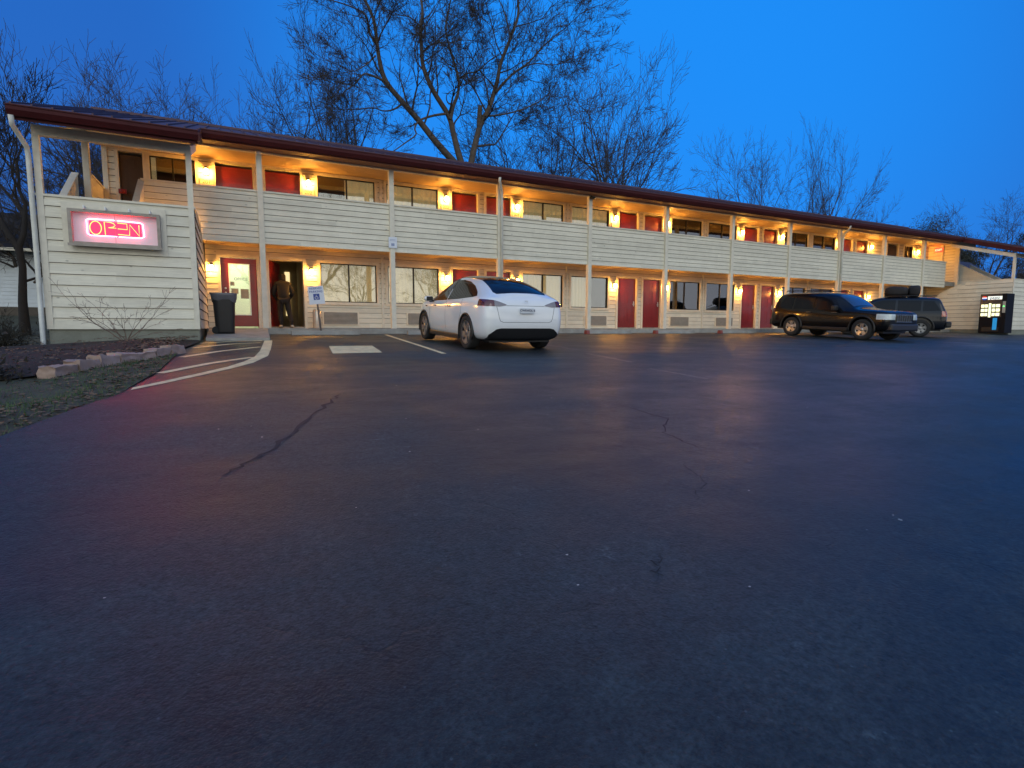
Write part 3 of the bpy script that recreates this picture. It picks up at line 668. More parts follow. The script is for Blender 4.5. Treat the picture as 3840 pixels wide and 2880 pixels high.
# flood light on first post, camera on the fourth
fl_ = thing('flood_light', 'small security light with white lens on top of the first balcony post', 'security light', (3.66, -.12, 4.74))
m = MB(); m.lathe([(.02, 0), (.09, .03), (.11, .07), (.11, .09), (.05, .11)], 16); m.build('housing', mat('grey_light_housing', (.15, .14, .13), .5), fl_)
m = MB(); m.lathe([(.02, -.03), (.06, -.02), (.085, .012), (.085, .03)], 16); m.build('lens', M_white, fl_)
cmr = thing('security_camera', 'small dark security camera under the eave at the fourth post', 'camera', (14.64, -.12, 4.72))
m = MB(); m.tube([(0, 0, .06), (0, -.05, 0)], .015, 8); m.tube([(-.04, .02, 0), (.06, -.14, -.05)], .045, 10); m.build('housing', M_black, cmr)
m = MB(); m.tube([(.06, -.14, -.05), (.066, -.15, -.053)], .03, 10); m.build('lens', M_metal, cmr)

# ------------------------------------------------------------------ neon sign
ns = thing('neon_sign', 'glowing red neon OPEN sign in a wooden shadow box on the stair tower', 'neon sign', (0, -3.03, 0))
X0, X1, Z0, Z1 = -.005, 1.55, 1.66, 2.36
m = MB(); t = .06
m.box(X0-.12, X1+.10, -.012, .004, Z0-.14, Z1+.14); m.build('mounting_board', M_trim, ns)
m = MB(); m.box(X0, X0+t, -.16, -.012, Z0, Z1); m.box(X1-t, X1, -.16, -.012, Z0, Z1); m.box(X0+t, X1-t, -.16, -.012, Z1-t, Z1); m.box(X0+t, X1-t, -.16, -.012, Z0, Z0+t); m.box(X0-.02, X1+.02, -.185, -.16, Z0-.03, Z0+.02)
m.build('frame', mat('weathered_wood_frame', (.34, .30, .25), .7, noise=.2, scale=8), ns)
m = MB(); m.box(X0+t, X1-t, -.03, -.013, Z0+t, Z1-t); m.build('back_panel', mat('pink_lit_panel', (.60, .58, .60), .7, noise=.05, emit=(.50, .26, .36), es=.25), ns)  # grey panel, its pink emission imitates light spilling from the neon
def zx(x, y): return (X0+.02 + (x-740)/(1660-740)*(X1-X0-.04), Z1-.02-(y-(1185+(x-740)*.05))/(1588-1185+8)*(Z1-Z0-.04))
def tubeof(pts, r, name, mm, yy):
    mbt = MB()
    for pl in pts: mbt.tube([(zx(*q)[0], yy, zx(*q)[1]) for q in pl], r, 6)
    return mbt.build(name, mm, ns)
O_ = [(990+58*math.cos(a)*(1 if abs(math.cos(a)) > .3 else 1), 1398+82*math.sin(a)) for a in [2*math.pi*k/20 for k in range(21)]]
letters = [O_, [(1085, 1482), (1080, 1322), (1140, 1326), (1175, 1340), (1190, 1362), (1170, 1384), (1120, 1392), (1200, 1398)],
           [(1215, 1332), (1312, 1340), (1314, 1412), (1215, 1404)], [(1215, 1474), (1335, 1484), (1342, 1350), (1438, 1492), (1438, 1352)]]
tubeof(letters, .0085, 'letter_tube', mat('orange_neon', (1, .6, .3), .4, emit=(1, .50, .08), es=2.2), -.075)
tubeof([[(1190, 1300), (930, 1288), (902, 1300), (905, 1470), (935, 1492), (1200, 1502)], [(1215, 1302), (1450, 1322), (1480, 1340), (1490, 1495), (1460, 1516), (1222, 1506)]], .0085, 'border_tube', mat('white_blue_neon', (.8, .8, 1), .4, emit=(.70, .62, 1.0), es=3.5), -.07)
m = MB(); pts = [zx(925, 1306), zx(1460, 1333), zx(1465, 1500), zx(925, 1480)]; m.prism(pts, 'y', -.05, -.045); m.build('letter_backing', mat('red_neon_backing', (.5, .01, .02), .5, emit=(1, .0014, .006), es=32), ns)
m = MB(); m.box((X0+X1)/2-.012, (X0+X1)/2-.006, -.152, -.150, Z0+t, Z1-t); m.build('cover_seam', mat('clear_plastic_seam', (.45, .2, .24), .3), ns)
m = MB()
for x in (.27, .62, 1.02, 1.38): m.box(x-.012, x+.012, -.19, -.012, Z1+.0, Z1+.07)
m.build('bracket', M_white, ns)

# ------------------------------------------------------------------ signs
ps = thing('parking_sign', 'white reserved parking sign with blue wheelchair square on a leaning post', 'parking sign', (5.10, -.42, gz(-.42)))
tilt = Matrix.Rotation(R(-5.5), 4, 'Y')
m = MB(); m.box(-.025, .025, -.012, .012, 0, .98); m.build('post', mat('grey_sign_post', (.12, .10, .09), .6, metal=.5), ps, tilt)
sg = MB(); sg.box(-.215, .215, -.022, -.013, .86, 1.37); so = sg.build('sign_plate', mat('white_sign_face', (.68, .72, .78), .4, noise=.04), ps, tilt, bevel=.003)
M_blue = mat('sign_blue', (.03, .07, .30), .4)
T = lambda x, z: tilt @ Matrix.Translation((x, -.0235, z)) @ FACE
text('RESERVED', .075, 'lettering', M_blue, so, T(0, 1.305), .001, bold=.001); text('PARKING', .085, 'lettering', M_blue, so, T(0, 1.215), .001, bold=.001)
m = MB(); m.box(-.085, .085, -.0245, -.022, .985, 1.155); m.build('blue_square', M_blue, so, tilt)
m = MB()
m.tube([(-.005, -.027, 1.135), (-.006, -.027, 1.134)], .013, 8); m.tube([(-.005, -.027, 1.115), (-.005, -.027, 1.07), (.03, -.027, 1.07), (.045, -.027, 1.015)], .007, 6)
m.tube([(-.012+.036*math.cos(a), -.027, 1.04+.036*math.sin(a)) for a in [R(100+k*20) for k in range(13)]], .006, 6); m.build('wheelchair_symbol', M_white, so, tilt)
s2 = thing('notice_sign', 'small white parking notice fixed to the second balcony post', 'sign', (7.32, -.10, 2.46))
m = MB(); m.box(-.13, .13, -.012, 0, -.01, .32); so = m.build('sign_plate', mat('white_sign_face', (.7, .7, .7)), s2, bevel=.003)
m = MB(); m.box(-.05, .05, -.0145, -.012, .05, .13); m.build('blue_square', mat('faded_sign_blue', (.25, .32, .48), .5), so)
m = MB(); m.box(-.10, .10, -.014, -.012, .20, .21); m.box(-.09, .09, -.014, -.012, .235, .245); m.build('printed_line', mat('faded_sign_blue', (.3, .35, .5)), so)

# ash can, trash bin
ac = thing('ash_can', 'slim white metal cylinder bin right of the open doorway', 'ash bin', (5.22, 1.32, -.005))
m = MB(); m.lathe([(.12, 0), (.125, .02), (.125, .52), (.115, .56)], 24); m.build('body', mat('white_enamel_metal', (.66, .62, .55), .25, metal=.5), ac)
m = MB(); m.lathe([(.118, .56), (.118, .585), (.10, .60), (.09, .58)], 24); m.build('rim', M_metal, ac)
bn = thing('trash_bin', 'black wheeled trash bin with plastic liner over its rim', 'trash bin', (2.66, -1.75, -.135))
m = MB(); prof = [(.20, .0), (.205, .05), (.235, .6), (.25, .92)]
def rsq(r, z, k=.82): return [(r*max(-1, min(1, 1.25*math.cos(a))), r*max(-1, min(1, 1.25*math.sin(a))), z) for a in [2*math.pi*i/24+.13 for i in range(24)]]
vs = []; [vs.extend(rsq(r, z)) for r, z in prof]
m.add(vs, [(k*24+i, k*24+(i+1) % 24, (k+1)*24+(i+1) % 24, (k+1)*24+i) for k in range(3) for i in range(24)] + [tuple(range(24))[::-1]], 0, True); m.build('body', M_black, bn)
m = MB(); vs = []; rb = random.Random(2)
for r, z in ((.252, .78), (.275, .84), (.285, .93), (.295, .965), (.27, .98), (.22, .95)): vs.extend([(x*(1+rb.uniform(-.03, .03)), y*(1+rb.uniform(-.03, .03)), zz + (rb.uniform(-.05, .05) if z < .8 else 0)) for x, y, zz in rsq(r, z)])
m.add(vs, [(k*24+i, k*24+(i+1) % 24, (k+1)*24+(i+1) % 24, (k+1)*24+i) for k in range(5) for i in range(24)], 0, True); m.build('liner', mat('glossy_black_film', (.12, .12, .135), .2, bump=.4, bscale=12), bn)
m = MB(); m.box(-.37, -.2, -.24, .24, .93, .96, M=Matrix.Rotation(R(4), 4, 'Y')); m.build('lid', M_black, bn)
for s in (-1, 1):
    m = MB(); m.lathe([(.08, -.02), (.09, -.01), (.09, .01), (.08, .02)], 14, Matrix.Translation((-.2, s*.18, .085)) @ Matrix.Rotation(math.pi/2, 4, 'X')); m.build('wheel', M_rubber, bn)

# vending machine
vm = thing('vending_machine', 'black soft drink vending machine with lit yellow buttons under the far stairs', 'vending machine', (38.66, -2.62, gz(-2.6)), rz=-math.pi/2)
vm.scale = (1.03, 1.0, 1.06)
# local frame: x along the front (towards +x = -y world... ), front faces -y local (= -x world)
m = MB(); m.box(-.55, .55, -.40, .40, .06, 1.98); m.build('cabinet', mat('vending_black', (.006, .006, .009), .6, spec=.15), vm, bevel=.02)
m = MB(); m.box(-.53, .36, -.415, -.401, .85, 1.95); m.build('front_panel', mat('vending_front', (.03, .032, .04), .3), vm)
M_vy = mat('vending_yellow_light', (.8, .8, .5), .5, emit=(.95, 1.0, .62), es=1.25)
for r_ in range(3):
    for c_, (a, b_) in enumerate(((-.48, -.34), (-.32, -.20), (-.02, .11), (.14, .30))):
        m = MB(); z = 1.32-r_*.21; m.box(a, b_, -.43, -.416, z, z+.15); m.build('button', M_vy, vm, bevel=.01)
m = MB(); m.box(-.16, -.06, -.433, -.416, .84, 1.52); m.build('light_strip', M_vy, vm)
m = MB(); m.box(-.22, .36, -.428, -.416, 1.70, 1.86); hp = m.build('header_panel', mat('vending_header', (.8, .8, .75), .5, emit=(.9, 1, .9), es=1.0), vm)
text('pepsi', .20, 'lettering', mat('header_blue', (.02, .05, .2), .5), hp, Matrix.Translation((.07, -.432, 1.785)) @ FACE, .002, bold=.003)
m = MB()
for k, (z0, z1, mi) in enumerate(((1.81, 1.88, 0), (1.765, 1.81, 1), (1.69, 1.765, 2))):
    def chord(z): return math.sqrt(max(0, .105**2-(z-1.785)**2))
    m.add([(-.36-chord(z0), -.43, z0), (-.36+chord(z0), -.43, z0), (-.36+chord((z0+z1)/2), -.43, (z0+z1)/2), (-.36+chord(z1), -.43, z1), (-.36-chord(z1), -.43, z1), (-.36-chord((z0+z1)/2), -.43, (z0+z1)/2)], [(0, 1, 2, 3, 4, 5)], mi)
m.build('round_emblem', [mat('emblem_red', (.6, .02, .02), emit=(.9, .05, .03), es=.5), mat('emblem_white', (.8, .8, .8), emit=(1, 1, 1), es=.9), mat('emblem_blue', (.02, .08, .5), emit=(.05, .2, .8), es=.4)], vm)
m = MB(); m.box(.05, .22, -.42, -.401, .22, .80); m.build('blue_panel', mat('blue_lit_panel', (.02, .2, .5), emit=(.01, .35, .75), es=.5), vm)
m = MB(); m.box(.40, .52, -.425, -.401, 1.05, 1.60); py = m.build('payment_panel', M_grille, vm)
m = MB(); m.box(.42, .49, -.43, -.426, 1.34, 1.38); m.build('display', mat('green_display', (.05, .5, .1), emit=(.1, 1, .2), es=3), py)
m = MB(); m.box(-.4, .3, -.41, -.401, .15, .35); m.build('delivery_flap', M_black, vm)

# ------------------------------------------------------------------ boolean helpers for cars
def evalmesh(o):
    dg = bpy.context.evaluated_depsgraph_get(); return bpy.data.meshes.new_from_object(o.evaluated_get(dg))
def tmp(me):
    o = bpy.data.objects.new('tmp', me); C.objects.link(o); return o
def boolean(me, cut, op):
    a = tmp(me); b_ = tmp(cut); md = a.modifiers.new('b', 'BOOLEAN'); md.operation = op; md.object = b_; md.solver = 'EXACT'
    r = evalmesh(a); bpy.data.objects.remove(a); bpy.data.objects.remove(b_); return r
def displaced(me, d):
    m2 = me.copy(); bm = bmesh.new(); bm.from_mesh(m2); bm.normal_update()
    for v in bm.verts: v.co += v.normal*d
    bm.to_mesh(m2); bm.free(); return m2
def prism_me(poly, axis, a, b_):
    m = MB(); m.prism(poly, axis, a, b_); me = bpy.data.meshes.new('p'); me.from_pydata(m.v, [], m.f)
    bm = bmesh.new(); bm.from_mesh(me); bmesh.ops.recalc_face_normals(bm, faces=bm.faces[:]); bm.to_mesh(me); bm.free(); return me
def cyl_me(x, z, r, y0, y1, n=40):
    return prism_me([(x+r*math.cos(2*math.pi*k/n), z+r*math.sin(2*math.pi*k/n)) for k in range(n)], 'y', y0, y1)
def finish(me, name, m, parent, smooth=True, sharp=38):
    me.materials.clear(); me.materials.append(m)
    for p in me.polygons: p.use_smooth = smooth; p.material_index = 0
    if smooth:
        bm = bmesh.new(); bm.from_mesh(me); bmesh.ops.remove_doubles(bm, verts=bm.verts[:], dist=.0004)
        for e in bm.edges:
            if len(e.link_faces) != 2 or e.calc_face_angle(0) > R(sharp): e.smooth = False
        bm.to_mesh(me); bm.free()
    o = bpy.data.objects.new(name, me); C.objects.link(o); o.parent = parent; return o
def loft(stations, sec, capn=3):
    """stations: list of x values per section point: each station = list of (x,y,z) half points from bottom centre to top centre"""
    bm = bmesh.new(); rows = []
    for st in stations:
        left = [bm.verts.new((x, y, z)) for x, y, z in st]
        right = [bm.verts.new((x, -y, z)) if y > 1e-6 else l for (x, y, z), l in zip(st, left)]
        rows.append(left + right[1:-1][::-1])
    n = len(rows[0])
    for a, b_ in zip(rows, rows[1:]):
        for i in range(n): bm.faces.new((a[i], a[(i+1) % n], b_[(i+1) % n], b_[i]))
    for row, st in ((rows[0], stations[0]), (rows[-1], stations[-1])):
        # cap with strips across
        k = len(st); cols = [[row[i] for i in range(k)]]
        L_ = [row[i] for i in range(k)]; Rr = [row[0]] + [row[n-i] for i in range(1, k-1)] + [row[k-1]]
        mids = []
        for t in (.25, .5, .75):
            mids.append([L_[0]] + [bm.verts.new(L_[i].co.lerp(Rr[i].co, t)) for i in range(1, k-1)] + [L_[-1]])
        cs = [L_] + mids + [Rr]
        for c0, c1 in zip(cs, cs[1:]):
            for i in range(k-1):
                vs = []
                for v in (c0[i], c0[i+1], c1[i+1], c1[i]):
                    if v not in vs: vs.append(v)
                if len(vs) > 2: bm.faces.new(vs)
    bmesh.ops.recalc_face_normals(bm, faces=bm.faces[:])
    me = bpy.data.meshes.new('loft'); bm.to_mesh(me); bm.free()
    o = tmp(me); md = o.modifiers.new('s', 'SUBSURF'); md.levels = 2; md.render_levels = 2
    r = evalmesh(o); bpy.data.objects.remove(o); return r
def wheel(parent, x, y, side, r, rim_r, spokes, m_rim, width=.22, wide=.07, double=False):
    t = bpy.data.objects.new('wheel', None); C.objects.link(t); t.parent = parent; t.location = (x, y, r); t.empty_display_size = .1
    M = Matrix.Rotation(-side*math.pi/2, 4, 'X')      # local +z points outward
    m = MB(); h = width/2
    m.lathe([(rim_r-.01, -h*.9), (r*.93, -h), (r*.985, -h*.8), (r, -h*.5), (r, h*.5), (r*.985, h*.8), (r*.93, h), (rim_r+.01, h*.92), (rim_r-.005, h*.8)], 36, M, caps=False); m.build('tyre', M_rubber, t)
    m = MB(); m.lathe([(rim_r*.95, -h*.5), (rim_r, h*.90), (rim_r-.018, h*.93), (rim_r-.03, h*.4), (.07, h*.25), (.01, h*.25)], 36, M)
    m.build('barrel', mat('wheel_inner_dark', (.03, .03, .032), .4, metal=.6), t)
    m = MB()
    m.lathe([(.05, h*.5), (.075, h*.62), (.06, h*.80), (.02, h*.84)], 20, M)
    m.lathe([(rim_r-.03, h*.84), (rim_r-.004, h*.95), (rim_r+.002, h*.93), (rim_r-.002, h*.8)], 36, M, caps=False)
    for k in range(spokes):
        a = 2*math.pi*k/spokes+.3
        for da in ((-.17, .17) if double else (0,)):
            a0 = a+da*.9; a1 = a+da
            def P(rr, ang, w, z): return M @ Vector((rr*math.cos(ang)-w*math.sin(ang), rr*math.sin(ang)+w*math.cos(ang), z))
            w0, w1 = wide*.45, wide*.62
            vs = [P(.055, a0, -w0, h*.78), P(.055, a0, w0, h*.78), P(rim_r-.012, a1, w1, h*.90), P(rim_r-.012, a1, -w1, h*.90), P(.055, a0, -w0, h*.4), P(.055, a0, w0, h*.4), P(rim_r-.012, a1, w1, h*.5), P(rim_r-.012, a1, -w1, h*.5)]
            m.add(vs, [(0, 1, 2, 3), (7, 6, 5, 4), (0, 4, 5, 1), (1, 5, 6, 2), (2, 6, 7, 3), (3, 7, 4, 0)])
    m.build('rim', m_rim, t); return t
def shell(outer, poly, axis, a, b_, d=.004, inner=None):
    me = boolean(displaced(outer, d), prism_me(poly, axis, a, b_), 'INTERSECT')
    if inner is not None: me = boolean(me, displaced(outer, -inner), 'DIFFERENCE')
    return me
def sec11(x, zb, w, belt, top, gw, mid=None, xs=None, hood=False):
    """half section bottom centre -> top centre. xs(z) gives an x shift"""
    zm = .60
    pts = [(0, zb), (w*.62, zb), (w*.90, zb+.02), (w*.975, zb+.16), (w, min(zm, belt-.25)), (w*.99, belt-.14), (w*.955, belt)]
    if hood: pts += [(w*.90, belt+.035*(1)), (w*.72, belt+(top-belt)*.75), (w*.40, top-.008), (0, top)]
    else:
        pts += [(w*.90*.55+gw*.45, belt+(top-belt)*.48), (gw, top-.085), (gw*.62, top-.018), (0, top)]
    return [(x+(xs(z) if xs else 0), y, z) for y, z in pts]

# ------------------------------------------------------------------ white electric crossover
ev = thing('parked_car', 'white electric crossover with dark tinted glass parked facing the rooms', 'car', (8.16, -6.21, gz(-6.21)), 'cars parked at the motel')
ev.rotation_mode = 'XYZ'; ev.rotation_euler = (0, -.053, 1.563)
def evrear(z):
    for (a, xa_), (b_, xb_) in zip([(0, .12), (.3, .10), (.45, .02), (.62, 0), (.85, .01), (1.0, .05), (1.12, .16), (1.2, .25)], [(.3, .10), (.45, .02), (.62, 0), (.85, .01), (1.0, .05), (1.12, .16), (1.2, .25), (9, .3)]):
        if z <= b_: return xa_+(xb_-xa_)*(z-a)/(b_-a)
    return .3
st = [sec11(-.975, .33, .73, 1.03, 1.15, .50, xs=evrear),
      sec11(-.95, .27, .85, 1.045, 1.175, .56, xs=lambda z: evrear(z)*.8), sec11(-.80, .23, .915, 1.06, 1.215, .60, xs=lambda z: evrear(z)*.3),
      sec11(-.5, .21, .948, 1.08, 1.34, .57), sec11(-.15, .20, .955, 1.07, 1.465, .56), sec11(.3, .19, .955, 1.055, 1.56, .565), sec11(.8, .18, .95, 1.035, 1.59, .58), sec11(1.25, .18, .945, 1.02, 1.62, .585),
      sec11(1.7, .18, .945, 1.005, 1.585, .58), sec11(2.1, .18, .95, .995, 1.475, .57), sec11(2.5, .19, .955, .985, 1.28, .62), sec11(2.78, .20, .955, .975, 1.09, .70), sec11(2.95, .20, .955, .965, 1.03, .8, hood=True),
      sec11(3.2, .20, .945, .93, .985, 0, hood=True), sec11(3.5, .22, .88, .82, .87, 0, hood=True), sec11(3.68, .25, .74, .70, .74, 0, hood=True), sec11(3.74, .32, .60, .60, .62, 0, hood=True)]
outer_ev = loft(st, None)
body = outer_ev.copy()
for x in (0, 2.89):
    for s in (-1, 1): body = boolean(body, cyl_me(x, .36, .385, *(sorted((s*.60, s*1.2)))), 'DIFFERENCE')
cav = prism_me([(1.30, .80), (2.35, .80), (2.66, 1.00), (2.30, 1.24), (1.75, 1.50), (1.30, 1.52)], 'y', -.74, .74); body = boolean(body, cav, 'DIFFERENCE')
fwin = [(1.34, 1.03), (2.42, 1.00), (2.40, 1.06), (2.15, 1.25), (1.80, 1.42), (1.45, 1.485), (1.34, 1.49)]
wsh = [(2.80, .985), (2.86, 1.4), (2.1, 1.8), (1.62, 1.70), (1.80, 1.50), (2.30, 1.24), (2.6, 1.02)]
body = boolean(body, prism_me(fwin, 'y', -1.2, 1.2), 'DIFFERENCE'); body = boolean(body, prism_me(wsh, 'y', -.60, .60), 'DIFFERENCE')
M_ev = mat('white_car_paint', (.80, .82, .83), .18, noise=.015, coat=1)
M_tint = mat('dark_tinted_glass', (.008, .009, .012), .05, noise=.05, spec=.25)
eb = finish(body, 'body', M_ev, ev)
G_ev = G_car
for s in (1, -1):
    finish(shell(outer_ev, fwin, 'y', *sorted((s*.4, s*1.2)), d=.002, inner=.012), 'window', G_ev, ev)
    rwin = [(1.29, 1.035), (1.29, 1.492), (1.0, 1.49), (.55, 1.44), (.15, 1.34), (-.22, 1.20), (-.36, 1.125), (-.20, 1.10), (.6, 1.055)]
    finish(shell(outer_ev, rwin, 'y', *sorted((s*.4, s*1.2)), d=.004), 'window', M_tint, ev)
finish(shell(outer_ev, wsh, 'y', -.60, .60, d=.002, inner=.012), 'windscreen', G_ev, ev)
finish(shell(outer_ev, [(1.60, -.47), (1.60, .47), (.6, .50), (.25, .49), (.25, -.49), (.6, -.50)], 'z', 1.3, 1.8), 'roof_glass', M_tint, ev)
finish(shell(outer_ev, [(.22, -.49), (.22, .49), (-.25, .55), (-.60, .60), (-.70, .56), (-.73, .40), (-.74, 0), (-.73, -.40), (-.70, -.56), (-.60, -.60), (-.25, -.55)], 'z', 1.05, 1.8, d=.004), 'rear_window', M_tint, ev)
M_tail = mat('tail_lamp_smoked_red', (.10, .015, .018), .12, coat=1, noise=.3, scale=9)
M_tail2 = mat('tail_lamp_clear', (.22, .20, .21), .15, coat=1, noise=.2, scale=9)
for s in (1, -1):
    finish(shell(outer_ev, [(s*1.2, 1.075), (s*.86, 1.06), (s*.70, 1.045), (s*.70, .925), (s*.86, .925), (s*1.2, .955)][::s], 'x', -1.2, -.58, d=.007), 'tail_lamp', M_tail, ev)
    finish(shell(outer_ev, [(s*.695, 1.043), (s*.60, 1.02), (s*.47, .975), (s*.42, .948), (s*.60, .92), (s*.695, .925)][::s], 'x', -1.2, -.58, d=.007), 'reversing_lamp', M_tail2, ev)
finish(shell(outer_ev, [(-.80, .10), (.80, .10), (.80, .36), (.66, .47), (.56, .49), (-.56, .49), (-.66, .47), (-.80, .36)], 'x', -1.2, -.66, d=.006), 'diffuser', M_black, ev)
M_seam = mat('panel_gap', (.05, .055, .06), .6)
def ring2(poly, w=.008):
    # thin frame lines: list of quads
    out = []
    for a, b_ in zip(poly, poly[1:]):
        d = Vector((b_[0]-a[0], b_[1]-a[1])).normalized()*w/2; n = Vector((-d.y, d.x)); out.append([(a[0]+n.x-d.x, a[1]+n.y-d.y), (b_[0]+n.x+d.x, b_[1]+n.y+d.y), (b_[0]-n.x+d.x, b_[1]-n.y+d.y), (a[0]-n.x-d.x, a[1]-n.y-d.y)])
    return out
def seams(outer, polys, axis, a, b_, parent, name='panel_gap', w=.008, m=None, d=.0015):
    bm = bmesh.new()
    for poly in polys:
        for q in ring2(poly, w):
            me = boolean(displaced(outer, d), prism_me(q, axis, a, b_), 'INTERSECT')
            bm.from_mesh(me)
    me = bpy.data.meshes.new('s'); bm.to_mesh(me); bm.free(); finish(me, name, m or M_seam, parent)
seams(outer_ev, [[(-.66, .925), (-.61, .70), (-.585, .635), (-.52, .61), (.52, .61), (.585, .635), (.61, .70), (.66, .925)], [(-.42, .94), (.42, .94)]], 'x', -1.2, -.60, ev)
seams(outer_ev, [[(1.31, 1.03), (1.31, .36)], [(2.45, 1.0), (2.42, .36)], [(.30, 1.05), (.30, .78), (.42, .55), (.50, .36)]], 'y', .5, 1.2, ev, 'door_gap')
for x in (1.05, 2.0):
    mm = MB(); mm.box(x-.10, x+.10, .945, .962, .885, .905); mm.build('handle', M_black, ev, bevel=.005)
mm = MB(); mm.box(2.62, 2.72, .945, .965, .86, .89); mm.build('repeater', M_black, ev, bevel=.005)
for s in (1, -1):       # arch trims and sills
    for x in (0, 2.89):
        mm = MB(); mm.tube([(x+.395*math.cos(a), s*.945, .36+.395*math.sin(a)) for a in [R(-18+k*12) for k in range(19)]], .024, 6); mm.build('arch_trim', M_black, ev)
    mm = MB(); mm.box(.42, 2.46, s*.90-.04, s*.90+.04, .185, .29); mm.build('sill', M_black, ev, bevel=.02)
    mm = MB(); mm.lathe([(.03, -.10), (.075, -.07), (.09, 0), (.075, .07), (.02, .10)], 16, Matrix.Translation((2.22, s*1.04, 1.05)) @ Matrix.Rotation(math.pi/2, 4, 'X') @ Matrix.Diagonal((1.0, .75, 1.1, 1))); mo = mm.build('mirror', M_ev, ev)
    mm = MB(); mm.tube([(2.26, s*.86, 1.0), (2.22, s*1.02, .985)], .02, 6); mm.box(2.13, 2.135, s*1.04-.08, s*1.04+.08, 1.0, 1.10); mm.build('mirror_arm', M_black, mo)
pm = MB(); pm.box(-1.005, -.975, -.155, .155, .79, .90); pl = pm.build('licence_plate', mat('plate_white', (.62, .66, .70), .4, noise=.03), ev, bevel=.004)
RB = Matrix.Rotation(-math.pi/2, 4, 'Z') @ FACE
text('CWRWDL B', .062, 'lettering', mat('plate_ink', (.04, .05, .1), .6), pl, Matrix.Translation((-1.007, 0, .848)) @ RB, .001, bold=.001)
mm = MB(); mm.box(-.968, -.95, -.02, .045, 1.032, 1.046); mm.add([(-.969, .030, 1.045), (-.969, -.030, 1.045), (-.972, -.006, 1.035), (-.976, 0, .985), (-.972, .006, 1.035)], [(0, 1, 2, 3, 4)]); eo = mm.build('emblem', M_metal, ev)
for x in (0, 2.89):
    for s in (-1, 1): wheel(ev, x, s*.835, s, .36, .245, 5, mat('grey_silver_rim', (.36, .35, .35), .3, metal=.8), .235, .075, True)
un = MB(); un.box(-.7, 3.4, -.70, .70, .19, .30); un.build('underbody', M_black, ev)
it = MB()
for s in (-1, 1): it.box(1.32, 1.45, s*.38-.24, s*.38+.24, .82, 1.22); it.box(1.30, 1.40, s*.38-.12, s*.38+.12, 1.26, 1.42)
it.build('seat', M_black, ev, bevel=.03)

# ------------------------------------------------------------------ black off-roader
def suv_body(name, parent, paint, dims):
    L_, wb, w, H, tail, nose, hz, slopew, rearx = dims
    def rr(z): return 0 if z < .95 else (z-.95)*slopew
    st = [sec11(tail, .38, w*.86, .98, H-.10, w*.68, xs=rr), sec11(tail+.05, .32, w*.96, 1.02, H-.05, w*.74, xs=lambda z: rr(z)*.9), sec11(tail+.30, .30, w, 1.04, H-.015, w*.76, xs=lambda z: rr(z)*.35),
          sec11(tail+.8, .30, w, 1.04, H, w*.77), sec11(.4, .28, w, 1.03, H, w*.775), sec11(1.0, .28, w, 1.02, H, w*.775), sec11(1.45, .28, w, 1.01, H-.02, w*.77), sec11(1.75, .28, w, 1.0, H-.10, w*.76), sec11(2.05, .28, w, 1.0, H-.30, w*.77), sec11(2.32, .29, w, 1.02, 1.22, w*.82),
          sec11(2.45, .29, w, 1.02, 1.15, w*.8, hood=True), sec11(2.9, .30, w, 1.01, 1.12, 0, hood=True), sec11(nose-.30, .31, w*.99, .99, 1.08, 0, hood=True), sec11(nose-.08, .34, w*.96, .96, 1.03, 0, hood=True), sec11(nose-.02, .36, w*.90, .92, .98, 0, hood=True), sec11(nose, .40, w*.82, .84, .88, 0, hood=True)]
    outer = loft(st, None); body = outer.copy()
    for x in (0, wb):
        for s in (-1, 1): body = boolean(body, cyl_me(x, .38, .44, *(sorted((s*.58, s*1.2)))), 'DIFFERENCE')
    finish(body, 'body', paint, parent); return outer
jp = thing('parked_car', 'black off-roader with chrome slotted grille parked facing the lot', 'car', (23.6, -2.45, gz(-2.45)), 'cars parked at the motel')
jp.rotation_euler = (0, .046, -1.575)
M_bp = mat('black_car_paint', (.004, .004, .005), .16, noise=.1, spec=.35, coat=.25)
wj = .93
oj = suv_body('body', jp, M_bp, (4.74, 2.78, wj, 1.72, -1.02, 3.66, 0, .38, 0))
